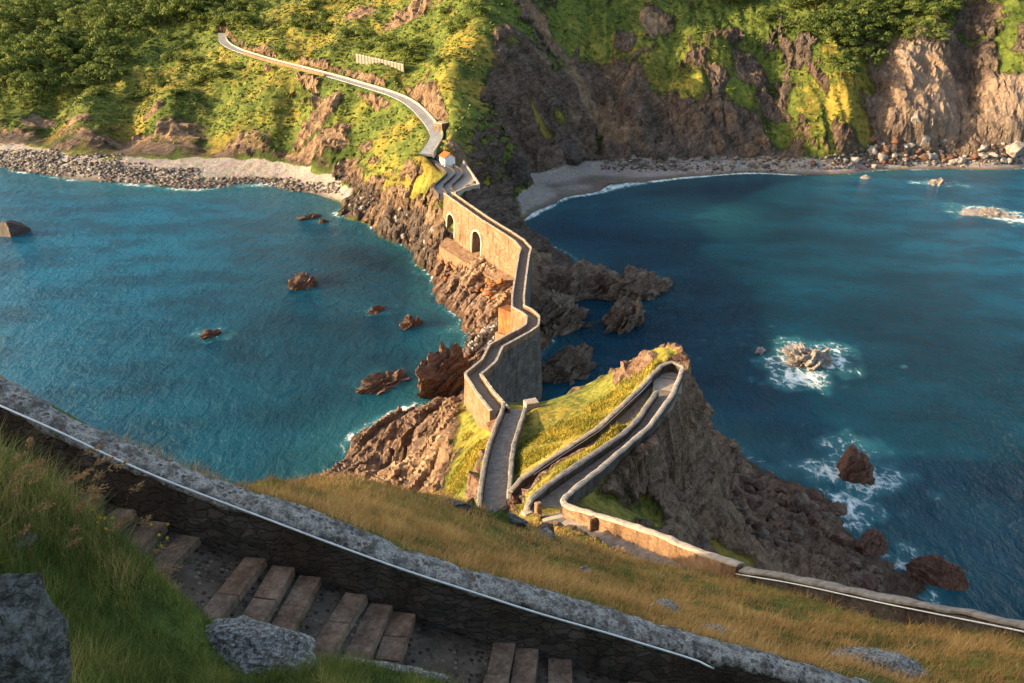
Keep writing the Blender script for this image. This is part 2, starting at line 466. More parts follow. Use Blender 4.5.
# behind the frame's top edge the hills keep rising
for x, z in ((-330, 90), (-200, 95), (-100, 92), (0, 95), (100, 98), (200, 98), (330, 98)):
    cw((x, 545, z + 18))
cw((-20, 430, 84), (60, 450, 88), (-150, 500, 85), (160, 450, 88), (240, 440, 90), (330, 400, 80), (330, 320, 5), (-330, 380, 20), (-330, 330, 0))
# the sea bed
cz((0, 230, -5), (0, 320, -6), (120, 250, -6), (120, 380, -6), (240, 240, -5), (240, 330, -6), (250, 440, -6), (330, 270, -5), (330, 370, -6), (390, 300, -5), (410, 350, -4), (300, 215, -2.5), (380, 260, -3), (60, 205, -3), (200, 210, -3), (440, 340, -3), (100, 470, -6),
   (600, 215, -4), (700, 200, -4), (800, 200, -5), (900, 200, -5), (1024, 200, -5), (580, 250, -5), (680, 270, -6), (620, 340, -6), (560, 240, -4), (720, 340, -6), (800, 270, -6), (920, 280, -6), (1024, 300, -6), (830, 400, -6), (940, 420, -6), (1024, 420, -6), (1000, 540, -6), (930, 500, -6), (770, 430, -5), (600, 360, -6), (560, 400, -4))
cw((-330, 250, -6), (-150, 200, -6), (150, 200, -6), (330, 250, -6), (-80, 60, -6), (-70, 120, -6))
# the causeway rocks
cz((440, 215, 8), (432, 235, 5), (428, 250, 3.5), (445, 250, 5), (470, 270, 5), (495, 287, 5), (455, 285, 2.5), (490, 310, 4), (512, 300, 5), (470, 305, 2), (495, 325, 2.2), (505, 335, 2.2), (480, 350, 1.5), (520, 270, 6), (524, 285, 4), (405, 215, 6), (385, 210, 4), (375, 195, 6))
cw((12, 150, -2.5), (9, 165, -1), (10, 135, -2), (10, 120, -2.5), (8, 108, -2))
# the island: brown rock point and green shoulder, left of the lower steps
cz((345, 470, 0), (352, 440, 0), (385, 422, 0.5), (425, 398, -1), (440, 385, -1.5), (455, 372, -.6), (476, 368, 2), (400, 488, 0), (375, 478, .6))
cz((365, 455, 4), (400, 425, 5), (380, 468, 4.5), (430, 412, 6), (464, 398, 10.5), (478, 412, 14), (440, 440, 9.5), (415, 455, 6), (410, 475, 5), (425, 490, 8), (452, 470, 13), (470, 440, 14), (480, 430, 15.5), (465, 490, 16.5), (480, 470, 18.5), (488, 440, 17.5), (470, 515, 19.5), (440, 505, 14))
# the lower steps and green spur
cz((520, 407, 19), (513, 419, 19.3), (500, 457, 21), (495, 486, 22.5), (492, 510, 23.6), (492, 525, 24.2))
cz((540, 407, 17), (570, 394, 17.4), (600, 380, 18.2), (630, 370, 20.5), (655, 362, 23), (680, 360, 25.2), (530, 440, 19.7), (560, 425, 20.6), (525, 465, 22), (590, 412, 21.6), (630, 390, 23), (515, 488, 23.3))
cz((521, 489, 23.6), (597, 433, 25.1), (655, 378, 26.4), (672, 378, 26.6))
cz((550, 506, 29.3), (597, 463, 28.4), (644, 428, 27.4), (667, 390, 26.7))
# spur's far and right drops
cw((4, 100, 3), (0, 105, 0), (12, 103, 2), (20, 95, 3), (26, 92, 2))
cz((688, 372, 25.0), (700, 395, 18), (706, 420, 12), (716, 440, 4), (735, 458, .6), (700, 440, 11), (690, 470, 12), (720, 480, 4), (660, 440, 21), (650, 470, 20), (610, 480, 26), (620, 505, 24.5), (660, 505, 18), (690, 520, 13), (720, 520, 5.5), (740, 540, 3), (690, 545, 17), (740, 565, 10), (655, 528, 23.5))
cz((770, 470, -.6), (750, 480, .8), (770, 490, 1.0), (800, 500, .7), (835, 520, .4), (845, 545, .3), (780, 520, 1.5), (800, 545, 2), (770, 545, 3), (850, 570, .8), (800, 570, 4), (880, 575, .5), (900, 595, .3), (960, 588, -1), (850, 490, -1.5), (875, 540, -1.5), (980, 610, -2))
# upper path beside the right wall, and its drop to the sea
RW = [(563, 512, 30.2), (570, 518, 30.4), (597, 530, 31.1), (644, 545, 32.6), (700, 565, 35.0), (740, 578, 36.6), (800, 590, 38.6), (870, 606, 40.6), (940, 620, 42.2), (1024, 637, 44.0), (1150, 660, 46.0)]
cz(*RW)
for a, b in ((5, 12), (6, 10), (7, 9), (8, 9), (9, 9)):
    p = PZ(*RW[a]); cw((p.x + 8, p.y + 7, p.z - b - 6), (p.x + 14, p.y + 13, 3))
cw((30, 25, 20), (38, 30, 6), (36, 12, 30), (52, 20, 3), (60, 45, -6), (75, 10, 0))
# dry grass slope under the foreground wall
cd((430, 540, 18), (430, 520, 25), (440, 499, 32.5), (300, 479, 28), (300, 489, 20), (262, 480, 20), (360, 487, 30), (500, 522, 37), (540, 540, 40), (545, 565, 26), (600, 590, 22), (620, 560, 37), (680, 585, 30), (740, 605, 27), (740, 632, 18.5), (860, 630, 25), (900, 655, 19), (1000, 662, 17.5), (860, 668, 14), (600, 548, 44), (650, 565, 40))
cw((-6, 30, 38), (-9, 33, 35), (-4, 38, 33), (-3, 44, 28), (-10, 42, 28), (-16, 35, 33), (-14, 45, 22), (-9, 54, 20), (-22, 60, 4), (-15, 68, 6), (-8.5, 14, 51.5), (-8, 17, 49), (-11, 14, 51.5), (-12, 20, 43), (-20, 22, 38), (-30, 30, 26), (-40, 25, 30), (-24, 48, 10), (-38, 48, 0), (-48, 70, -5))
# the foreground wall line, its outer foot
WT = [PD(-110, 322, 12.3), PD(0, 387, 12), PD(58, 421, 12), PD(117, 447, 12), PD(205, 485, 12), PD(260, 501, 12), PD(340, 529, 12), PD(420, 563, 12.05), PD(474, 578, 12.1), PD(528, 592, 12.15), PD(600, 614, 12.25), PD(667, 635, 12.3), PD(761, 659, 12.45), PD(840, 682, 12.55), PD(1000, 722, 12.9)]
for p in WT: cw((p.x + .1, p.y + .6, p.z - .5), (p.x + .1, p.y + 1.6, p.z - (1.25 if p.x > -5 else 1.7)), (p.x + .2, p.y + 3.0, p.z - (2.35 if p.x > -5 else 3.6)), (p.x, p.y - .35, p.z - .9), (p.x - .15, p.y - 1.75, p.z - .9))
# bank on the near side of the steps and under the camera
cd((0, 480, 9.8), (60, 507, 9.6), (110, 530, 9.5), (155, 566, 9.5), (195, 610, 9.5), (0, 560, 7.6), (60, 600, 7.6), (120, 640, 8.0), (200, 670, 8.6), (0, 640, 5.6), (80, 683, 6.3), (280, 665, 9.4), (380, 668, 9.9), (480, 700, 9.9))
cw((0, 0, 60.1), (0, 3.2, 57.6), (-3, 2.5, 58.6), (4, 3, 56.6), (-8, 2, 60.5), (-8, 6, 58.6), (5, 6, 53.9), (12, 5, 52.2), (20, 8, 50), (30, 5, 44), (-13, 10, 56.4), (-13, 12.5, 53.6), (-16, 16, 46), (-14, 5, 60), (0, -8, 62), (-15, -8, 64), (15, -8, 58), (-30, 0, 62), (-30, 12, 46), (-45, 10, 44), (-45, -10, 66), (40, -8, 46), (70, -10, 25))

CT = np.array([tuple(p) for p in CT])
_r = np.hypot(CT[:, 0], CT[:, 1])
CC = np.clip(.035 * _r, .5, 9.0)                       # softness grows with distance
def _solve():
    n = len(CT)
    d2 = (CT[:, None, 0] - CT[None, :, 0]) ** 2 + (CT[:, None, 1] - CT[None, :, 1]) ** 2
    A = np.zeros((n + 3, n + 3)); A[:n, :n] = np.sqrt(d2 + CC[None, :] ** 2)
    A[:n, :n] -= np.eye(n) * (.004 * _r + .02)[:, None]
    Pm = np.c_[np.ones(n), CT[:, :2] / 100]
    A[:n, n:] = Pm; A[n:, :n] = Pm.T
    return np.linalg.lstsq(A, np.r_[CT[:, 2], 0, 0, 0], rcond=None)[0]
RW_ = _solve()
def base_z(x, y):
    x = np.asarray(x, float); y = np.asarray(y, float)
    sh = x.shape; x = x.ravel(); y = y.ravel(); out = np.empty(len(x))
    for i in range(0, len(x), 20000):
        xs, ys = x[i:i + 20000], y[i:i + 20000]
        d = np.sqrt((xs[:, None] - CT[None, :, 0]) ** 2 + (ys[:, None] - CT[None, :, 1]) ** 2 + CC[None, :] ** 2)
        out[i:i + 20000] = d @ RW_[:-3] + RW_[-3] + RW_[-2] * xs / 100 + RW_[-1] * ys / 100
    return out.reshape(sh)

US = np.array([.85, -.53]); UL = np.array([.53, .85])     # across / along the rock beds
def beds(x, y, lam, s):
    u = x * US[0] + y * US[1]; l = x * UL[0] + y * UL[1]
    w = u / lam + .55 * perlin(l / (lam * 9), u / (lam * 3), s) + .35 * perlin(l / (lam * 2.2), u / lam, s + 3)
    t = w - np.floor(w)
    k = _hash(np.floor(w), np.floor(l / (lam * 5) + w * .37), s + 5)
    return np.where(t < .72, t / .72, (1 - t) / .28) * (.4 + .9 * k) - .45

# ------------------------------------------------ flattened ways (pathways cut into the slope)
WAYS = []
def way(pts, hw, blend=1.2, drop=.06):
    WAYS.append((np.array([tuple(p) for p in resample(pts, .8)]), hw, blend, drop))
def carve(x, y, z):
    sh = x.shape; xf, yf, zf = x.ravel(), y.ravel(), z.ravel().copy()
    for P_, hw, bl, drop in WAYS:
        m = (xf > P_[:, 0].min() - 6) & (xf < P_[:, 0].max() + 6) & (yf > P_[:, 1].min() - 6) & (yf < P_[:, 1].max() + 6)
        idx = np.nonzero(m)[0]
        for i in range(0, len(idx), 20000):
            k = idx[i:i + 20000]
            d = (xf[k, None] - P_[None, :, 0]) ** 2 + (yf[k, None] - P_[None, :, 1]) ** 2
            w = 1 / (d + .05) ** 3
            zz = (w * P_[None, :, 2]).sum(1) / w.sum(1)
            dm = np.sqrt(d.min(1))
            f = 1 - smooth(hw, hw + bl, dm)
            zf[k] = zf[k] * (1 - f) + (zz - drop) * f
    return zf.reshape(sh)

class HF:
    def __init__(s, x0, x1, y0, y1, dx):
        s.x0, s.y0, s.dx = x0, y0, dx
        s.xs = np.arange(x0, x1 + dx * .5, dx); s.ys = np.arange(y0, y1 + dx * .5, dx)
        s.X, s.Y = np.meshgrid(s.xs, s.ys)
        s.Z = base_z(s.X, s.Y)
    def slope(s):
        gy, gx = np.gradient(s.Z, s.dx); return np.hypot(gx, gy)
    def at(s, x, y, A=None):
        A = s.Z if A is None else A
        fx = np.clip((np.asarray(x) - s.x0) / s.dx, 0, len(s.xs) - 1.001); fy = np.clip((np.asarray(y) - s.y0) / s.dx, 0, len(s.ys) - 1.001)
        i, j = fx.astype(int), fy.astype(int); u, v = fx - i, fy - j
        return (A[j, i] * (1 - u) + A[j, i + 1] * u) * (1 - v) + (A[j + 1, i] * (1 - u) + A[j + 1, i + 1] * u) * v
    def mesh(s, name, mat, attrs, keep):
        ny, nx = s.X.shape
        id_ = np.arange(ny * nx).reshape(ny, nx)
        q = np.stack([id_[:-1, :-1], id_[:-1, 1:], id_[1:, 1:], id_[1:, :-1]], -1).reshape(-1, 4)
        kf = keep.ravel()[q].any(1); q = q[kf]
        used = np.zeros(ny * nx, bool); used[q.ravel()] = True
        re = np.cumsum(used) - 1
        V = np.stack([s.X, s.Y, s.Z], -1).reshape(-1, 3)[used]
        return np_mesh(name, V, re[q], mat, smooth_sh=True, attrs={k: a.ravel()[used] for k, a in attrs.items()})

def hit(hf, px, py, d0=None, d1=700):
    a, b = (px - 512.0) / F, (py - 341.5) / F
    D = np.arange(d0 or 8, d1, .25)
    x, y, z = a * D, D * (CP - b * SP), CAMZ - D * (SP + b * CP)
    ok = (x > hf.x0) & (x < hf.xs[-1]) & (y > hf.y0) & (y < hf.ys[-1])
    u = ok & (hf.at(x, y) >= z)
    i = int(np.argmax(u)) if u.any() else None
    return None if i is None else Vector((x[i], y[i], float(hf.at(x[i], y[i]))))

def patches(hf, lst, A, wob=.35, s=0, on=None):
    """lst: (px, py, rx_px, strength[, aspect]) -> soft blobs laid on the ground in plan"""
    wx = fbm(hf.X / 9, hf.Y / 9, 3, s) ; wy = fbm(hf.X / 9, hf.Y / 9, 3, s + 9)
    for e in lst:
        px, py, r, st = e[:4]; asp = e[4] if len(e) > 4 else 1
        p = hit(on or hf, px, py)
        if p is None: continue
        R = r * to_px(p)[2] / F
        d = np.hypot((hf.X - p.x) / R + 1.3 * wob * wx, ((hf.Y - p.y) / R + 1.3 * wob * wy) / asp)
        f = st * (1 - smooth(.35, 1.35, d))
        if st >= 0: np.maximum(A, f, out=A)
        else: A += f
    return A

def ribs(hf, lst, A, on=None, mode='add'):
    """lst: (amp, width_m, [(px,py),...]) ridges (+) or gullies (-) along lines on the ground"""
    for amp, w, ln in lst:
        P_ = [hit(on or hf, *q) for q in ln]; P_ = resample([p for p in P_ if p is not None], 2.0, 1)
        Q = np.array([tuple(p) for p in P_]); x0, x1, y0, y1 = Q[:, 0].min() - 4 * w, Q[:, 0].max() + 4 * w, Q[:, 1].min() - 4 * w, Q[:, 1].max() + 4 * w
        m = (hf.X > x0) & (hf.X < x1) & (hf.Y > y0) & (hf.Y < y1)
        X_ = hf.X[m] + .35 * w * fbm(hf.X[m] / w, hf.Y[m] / w, 3, 5); Y_ = hf.Y[m] + .35 * w * fbm(hf.X[m] / w, hf.Y[m] / w, 3, 6)
        d2 = ((X_[:, None] - Q[None, :, 0]) ** 2 + (Y_[:, None] - Q[None, :, 1]) ** 2).min(1)
        f = amp * np.exp(-d2 / (w * w))
        if mode == 'add': A[m] += f
        else: A[m] = np.maximum(A[m], f) if amp > 0 else A[m] + f
    return A
# ---------------------------------------------------------------- lines of the built ways
ROAD = resample([PD(*a) for a in ROADPX], 2.0, 2)
BR = [PZ(448, 196, 16.3), PZ(466, 209, 15.6), PZ(486, 223, 14.8), PZ(507, 236, 14.0), PZ(519, 244, 13.4), PZ(526, 252, 13.0), PZ(524, 258, 12.8), PZ(521, 278, 12.3), PZ(518, 300, 12.0), PZ(518, 311, 12.0),
      PZ(526, 315, 12.0), PZ(533, 321, 12.0), PZ(532, 330, 12.0), PZ(525, 335, 12.1), PZ(514, 341, 12.3), PZ(496, 351, 12.9), PZ(489, 366, 13.5), PZ(473, 380, 14.5), PZ(484, 397, 16.5), PZ(500, 417, 18.9)]
LST = [PZ(515, 410, 19.1), PZ(513, 419, 19.4), PZ(505, 440, 20.2), PZ(500, 457, 21), PZ(496, 486, 22.6), PZ(494, 512, 23.6), PZ(496, 530, 24.3)]
WA = [PZ(510, 491, 24.5), PZ(522, 478, 24.8), PZ(560, 452, 25.4), PZ(597, 428, 26.1), PZ(640, 388, 27.1), PZ(662, 364, 27.6), PZ(674, 361, 27.7), PZ(684, 367, 27.6)]
def off(pts, l, dz=0):
    pts = [Vector(p) for p in pts]; ns = normals2d(pts)
    return [p + m * l + Vector((0, 0, dz)) for p, m in zip(pts, ns)]
RAMP1 = off(WA[:-2], -1.05, -1.0)
WB = [PZ(525, 517, 29.2), PZ(527, 505, 29.9), PZ(534, 495, 30.1), PZ(553, 480, 29.8), PZ(597, 451, 29.0), PZ(632, 427, 28.3), PZ(657, 391, 27.4)]
RAMP2 = [PZ(541, 515, 29.5), PZ(552, 503, 29.3), PZ(575, 482, 28.8), PZ(605, 459, 28.2), PZ(644, 427, 27.4), PZ(667, 393, 26.7), PZ(668, 378, 26.6)]
WC = [PZ(683, 368, 27.6), PZ(673, 393, 27.7), PZ(650, 425, 28.3), PZ(603, 466, 29.5), PZ(578, 486, 30.2), PZ(567, 494, 30.6), PZ(563, 500, 30.8), PZ(565, 504, 30.9)]
WD = [PZ(565, 504, 31.0), PZ(572, 507, 31.2), PZ(597, 514, 31.9), PZ(644, 528, 33.5), PZ(700, 551, 36.0), PZ(740, 564, 37.7), PZ(800, 577, 39.6), PZ(870, 592, 41.5), PZ(940, 606, 43.1), PZ(1024, 622, 45.0), PZ(1150, 648, 47.2)]
UPATH = [PZ(548, 517, 29.6)] + [p + Vector((-.25, -.75, 0)) for p in [PZ(*a) for a in RW]]
STAIR = [Vector((p.x - .12, p.y - .95, p.z - 1.08)) for p in WT]
LAND = [RAMP1[-1], PZ(670, 372, 26.5), RAMP2[-1], RAMP2[-2]]
way(LAND, 1.3, .8, .12)
way(ROAD, 2.4, 3.0, .25)
way(LST, 1.3, .9, .12); way(RAMP1, .95, .8, .12); way(RAMP2, 1.15, .8, .12); way(UPATH, 1.1, .7, .1); way(STAIR, .95, .5, .22)
PLAZA = [PZ(447, 193, 16.4), PZ(458, 170, 17.2), PZ(463, 163, 17.4), PZ(479, 187, 16.5), PZ(466, 190, 16.4)]
way([PZ(440, 160, 18.4), PZ(452, 170, 17.4), PZ(462, 179, 16.8)], 2.5, 2.5, .3)
# ---------------------------------------------------------------- ground meshes
def sea_floor_keep(z): return z > -1.6

# mainland -------------------------------------------------------
ML = HF(-312, 306, 178, 478, .75)
NKB = (-78, 22, 179.4, 262)                                     # the neck of land by the causeway, built finer
NK = HF(NKB[0], NKB[1], NKB[2], NKB[3], .42)
BASE = HF(-330, 330, 178, 545, 2.0)
def mainland_surface(hf):
    X, Y = hf.X, hf.Y; zb = hf.Z.copy(); sl = hf.slope()
    inl = smooth(3.0, 8, zb); steep = smooth(.55, 1.1, sl)
    cove = smooth(-6, 14, X - (Y - 290) * .02) * smooth(262, 285, Y)
    lefth = 1 - smooth(-30, 0, X)
    wx = X + 5 * fbm(X / 26, Y / 26, 3, 4)
    Z = zb
    # gullies and ribs run down the slope
    Z = Z + inl * cove * (3.2 * ridged(wx / 19, Y / 75, 4, 11) + 1.7 * ridged(wx / 5.5, Y / 26, 4, 12) + .6 * ridged(wx / 2.3, Y / 9, 3, 13))
    Z = Z + inl * lefth * (2.2 * ridged((wx + .25 * Y) / 24, Y / 70, 4, 14) + .9 * steep * ridged((wx + .25 * Y) / 7, Y / 24, 3, 15))
    Z = Z + inl * (1.3 * fbm(X / 22, Y / 22, 4, 3) + .7 * fbm(X / 5, Y / 5, 4, 6))
    Z = Z + inl * smooth(.8, 1.4, sl) * (1.2 * ridged(X / 6, Y / 12, 3, 21) + 1.0 * beds(X, Y, 3.2, 8))
    RB = np.zeros(X.shape)
    ribs(hf, [(6, 8, [(800, 35), (832, 90), (852, 150)]), (6, 6, [(925, 45), (905, 90), (893, 140)]), (5, 5.5, [(945, 60), (938, 105), (925, 145)]), (7, 9, [(1010, 30), (1018, 90), (1022, 140)]),
              (-6, 8, [(972, 20), (968, 70), (962, 125)]), (-4, 6, [(880, 60), (873, 105), (868, 145)]), (4, 9, [(705, 55), (695, 140)]), (4, 8, [(648, 70), (628, 150)]), (-5, 9, [(600, 60), (592, 140)]), (-4, 8, [(670, 70), (662, 145)]), (-5, 9, [(770, 60), (775, 140)]),
              (5, 4.5, [(548, 118), (572, 160)]), (4, 4, [(500, 135), (522, 176)]),
              (-4, 9, [(140, 90), (120, 145)]), (4, 8, [(170, 105), (158, 150)]), (-3.5, 7, [(215, 100), (205, 150)]), (3.5, 8, [(270, 95), (258, 155)]), (-4, 7, [(300, 100), (285, 160)]), (3.5, 7, [(340, 100), (318, 160)]), (-3, 5, [(372, 110), (350, 170)]), (-4, 8, [(60, 100), (40, 140)]), (4, 8, [(88, 105), (75, 145)]),
              (-3.5, 9, [(330, 10), (300, 50)]), (3, 8, [(360, 15), (330, 60)]), (-3, 8, [(440, 20), (410, 75)]), (3, 8, [(470, 40), (440, 100)])], RB, on=BASE)
    Z = Z + RB * inl
    Z = Z + (1 - inl) * smooth(-.5, 1.5, zb) * (.35 * fbm(X / 3, Y / 3, 3, 31) + .5 * fbm(X / 11, Y / 11, 2, 32))
    jut = smooth(-90, -40, X) * (1 - smooth(-5, 8, X)) * (1 - smooth(228, 258, Y))        # bedded rock flats at the neck
    jz = jut * smooth(-.8, .8, zb) * (1 - smooth(6, 9.5, zb))
    Z = Z + jz * (1.9 * beds(X, Y, 4.4, 2) + .75 * beds(X, Y, 1.7, 12) + .6 * ridged(X / 4, Y / 4, 4, 16))
    hf.Z = carve(X, Y, Z)
    sl2 = hf.slope()
    st = np.where(X > 0, ridged(wx / 6, Y / 30, 3, 51), ridged((wx + .25 * Y) / 6, Y / 26, 3, 52))      # streaks down the slope
    br = fbm(X / 9, Y / 12, 5, 53)
    rock = smooth(.95, 1.7, sl2) * .75
    # the shaded cove: bare slopes up to a ragged line
    line = 30 + 9 * fbm(X / 30, Y / 30, 3, 54)
    rock = np.maximum(rock, cove * (1 - smooth(-6, 8, zb - line)) * .72 * (1 - smooth(100, 118, X)) )
    rock = np.maximum(rock, cove * (1 - smooth(-6, 8, zb - line - 6)) * .7 * smooth(122, 135, X))
    rock = np.maximum(rock, jz)
    rock = np.maximum(rock, lefth * smooth(3.4, 4.4, zb) * (1 - smooth(5, 12, zb + 5 * br)) * .5)
    patches(hf, [(540, 95, 44, .95, 1.2), (520, 130, 36, .95), (575, 120, 45, .95), (600, 90, 34, .8), (620, 45, 16, .85), (655, 30, 22, .8), (505, 90, 12, .8), (800, 60, 14, .85), (745, 75, 30, .7),
             (905, 70, 28, 1.0), (930, 110, 36, 1.0), (885, 115, 22, 1.0), (960, 60, 24, 1.0), (955, 110, 28, 1.0), (975, 20, 22, .95), (1005, 118, 22, .9), (985, 60, 16, .95), (1020, 70, 10, .6),
             (405, 22, 24, .95), (360, 22, 18, .8), (418, 10, 16, .85), (420, 88, 10, .9), (180, 135, 30, .85, .7), (130, 140, 22, .7), (155, 115, 14, .5), (320, 130, 24, .75), (330, 150, 26, .8), (345, 170, 20, .9), (250, 148, 24, .6), (40, 120, 20, .7), (15, 140, 22, .75), (80, 130, 14, .7), (455, 150, 12, .8), (465, 168, 10, .9), (400, 180, 20, .6), (482, 203, 14, 1.0), (495, 214, 10, 1.0), (528, 238, 12, 1.0), (540, 246, 9, 1.0)], rock, s=1, on=BASE)
    ribs(hf, [(.95, 5, [(530, 15), (552, 50), (585, 95), (618, 145)]), (.9, 4, [(735, 40), (700, 75)])], rock, BASE, 'max')
    patches(hf, [(650, 80, 14, -.7), (600, 140, 10, -.4), (565, 70, 10, -.5), (520, 60, 16, -.4), (850, 75, 26, -1.0), (840, 120, 20, -.9), (858, 140, 12, -.9), (380, 130, 20, -.4), (590, 30, 34, -.9), (660, 80, 18, -.7), (560, 35, 20, -.6), (690, 100, 16, -.7), (740, 100, 20, -.6), (720, 70, 18, -.5), (540, 130, 12, -.6), (560, 140, 8, -.6), (1008, 85, 12, -.9), (1000, 60, 12, -.6), (780, 130, 18, -.5), (800, 105, 14, -.6), (430, 130, 30, -.5), (415, 160, 16, -.6), (420, 195, 12, -1.0), (405, 175, 18, -1.0), (390, 190, 10, -.9), (370, 180, 8, -.8), (436, 200, 5, -.7), (385, 170, 12, -.6)], rock, s=4, on=BASE)
    rock = np.clip(rock + (.38 * br + .26 * st) * smooth(.08, .4, rock), 0, 1) * smooth(2.5, 4.5, zb + jz * 9)
    rock = np.maximum(rock, .95 * (X > -13) * (Y < 206) * smooth(-13, -10, X))
    dry = .30 + .35 * fbm(X / 15, Y / 15, 4, 56) + .12 * st
    patches(hf, [(130, 125, 30, .75), (60, 132, 26, .65), (230, 140, 44, .75), (280, 120, 36, .65), (390, 140, 36, .75), (350, 120, 30, .65), (420, 120, 24, .75), (460, 60, 40, .62), (440, 100, 26, .6), (480, 100, 26, .95), (488, 60, 16, .8), (500, 40, 18, .5), (300, 80, 26, .5), (395, 75, 24, .6), (390, 30, 36, .75), (150, 95, 20, .5), (430, 170, 24, .9), (410, 195, 22, .9),
             (845, 90, 18, .95), (840, 125, 18, .95), (825, 70, 16, .8), (860, 135, 12, 1.0), (1000, 110, 18, .8), (620, 110, 30, .5), (700, 60, 30, .4), (545, 140, 16, .7), (570, 150, 10, .8)], dry, s=7, on=BASE)
    patches(hf, [(900, 20, 60, -.35), (700, 10, 50, -.2), (20, 40, 90, -.3), (120, 60, 60, -.25), (1010, 60, 30, -.2), (210, 30, 60, -.15), (250, 70, 50, -.12)], dry, s=8, on=BASE)
    dry = np.clip(dry + .2 * fbm(X / 5, Y / 5, 4, 57), 0, 1)
    sand = (1 - smooth(3.0, 4.6, zb + 1.1 * fbm(X / 8, Y / 8, 4, 41))) * smooth(-.4, .5, zb)
    sand *= (1 - np.clip(jut * 1.2, 0, 1)) * (1 - (X > 1) * (Y < 216))
    wet = (1 - smooth(.2, 1.1, hf.Z)) * .8
    earth = lefth * .8 * smooth(4, 7, zb) + .3 * cove
    patches(hf, [(405, 22, 30, .9), (360, 24, 22, .9), (180, 130, 42, .9), (330, 140, 34, 1.0), (420, 88, 12, .9), (400, 185, 40, .7), (455, 155, 18, .8), (130, 140, 24, .6), (905, 65, 34, .8), (930, 100, 44, .75), (650, 35, 26, .8), (600, 110, 20, .6), (500, 110, 20, -.2)], earth, s=5, on=BASE)
    ribs(hf, [(.9, 5, [(530, 15), (552, 50), (585, 95), (618, 145)])], earth, BASE, 'max')
    earth = np.clip(earth + .5 * fbm(X / 7, Y / 7, 4, 58) * (earth > .05), 0, 1)
    pale = np.zeros(X.shape)
    patches(hf, [(905, 70, 34, .9), (930, 105, 40, .9), (885, 115, 24, .6), (1005, 115, 28, .8), (965, 100, 20, .5), (650, 45, 24, .4)], pale, s=3, on=BASE)
    return dict(rock=rock, dry=dry, sand=sand, wet=wet, earth=earth * (1 - .6 * pale), pale=pale), zb
def knobble(o, amp, sc, seed, along=.28, lean=.5, vert=1.3):
    """push steep faces about along their normals so that cliffs get ledges and overhangs"""
    me = o.data; n_ = len(me.vertices); V = np.empty(n_ * 3, np.float32); N_ = np.empty(n_ * 3, np.float32)
    me.vertices.foreach_get('co', V); me.vertices.foreach_get('normal', N_); V = V.reshape(-1, 3).astype(float); N_ = N_.reshape(-1, 3)
    r_ = np.empty(n_, np.float32); me.attributes['rock'].data.foreach_get('value', r_)
    w = smooth(.35, .8, r_) * (1 - smooth(.80, .96, N_[:, 2])) * smooth(.3, 2.0, V[:, 2])
    q = np.stack([(V[:, 0] * UL[0] + V[:, 1] * UL[1]) * along, V[:, 0] * US[0] + V[:, 1] * US[1] + lean * V[:, 2], V[:, 2] * vert], 1) / sc
    rd = 0
    for i_ in range(3): rd = rd + .55 ** i_ * (1 - 2 * np.abs(noise3(q * 2.3 ** i_ + 7, seed + 40 + i_)))
    d = amp * (.8 * fbm3(q, 4, seed) + .55 * rd) * w
    for cs, ca in ((1.25, .55), (.5, .32)):
        qc = q / cs + .6 * np.stack([noise3(q / cs * .9 + 11 * k_, seed + k_) for k_ in range(3)], 1)
        qc[:, 0] /= 1.6; fl = np.floor(qc)
        d += amp * ca * w * (_hash(fl[:, 0] + 31 * fl[:, 2], fl[:, 1], seed + 77) - .5) * 1.6
    V += N_ * d[:, None]
    me.vertices.foreach_set('co', V.astype(np.float32).ravel())
    li = np.empty(len(me.loops), np.int32); me.loops.foreach_get('vertex_index', li)
    me.polygons.foreach_set('use_smooth', (w[li].reshape(-1, 4).max(1) < .25)); me.update()
at_ml, zb_ml = mainland_surface(ML)
at_nk, _z = mainland_surface(NK)
inner = (ML.X > NKB[0] + 1) & (ML.X < NKB[1] - 1) & (ML.Y < NKB[3] - 1)
mainland_o = ML.mesh('mainland_hillside', M['mainland'], at_ml, (ML.Z > -1.6) & ~inner)
tag(mainland_o, kind='structure'); knobble(mainland_o, 1.9, 6, 3, .8, .6, .55)
neck_o = NK.mesh('headland_neck', M['mainland'], at_nk, NK.Z > -1.6)
tag(neck_o, kind='structure'); knobble(neck_o, 1.1, 3.4, 3)
ML_veg = np.clip(1.3 - at_ml['rock'] * 1.8, 0, 1) * smooth(4.2, 6, zb_ml); ML_dry = at_ml['dry']

# causeway rocks -------------------------------------------------
CA = HF(-62, 42, 112, 180, .36)
X, Y = CA.X, CA.Y; zb = CA.Z.copy()
a = smooth(-1.5, 1.5, zb)
CA.Z += a * (1.0 * beds(X, Y, 4.4, 2) + .8 * beds(X, Y, 1.7, 12) + .7 * ridged(X / 4, Y / 4, 4, 16))
sl2 = CA.slope()
rock = np.ones(X.shape); z0 = np.zeros(X.shape)
sandm = np.zeros(X.shape)
patches(CA, [(492, 335, 20, .9), (480, 350, 16, .9), (470, 335, 8, .7)], sandm, s=3)
e = .35 + .4 * smooth(2, 6, zb)
causeway_o = CA.mesh('causeway_rocks', M['island'], dict(rock=rock, dry=z0, sand=sandm, wet=(1 - smooth(.3, 1.3, CA.Z)), earth=e), CA.Z > -1.6)
tag(causeway_o, kind='structure'); knobble(causeway_o, .8, 2.8, 9)

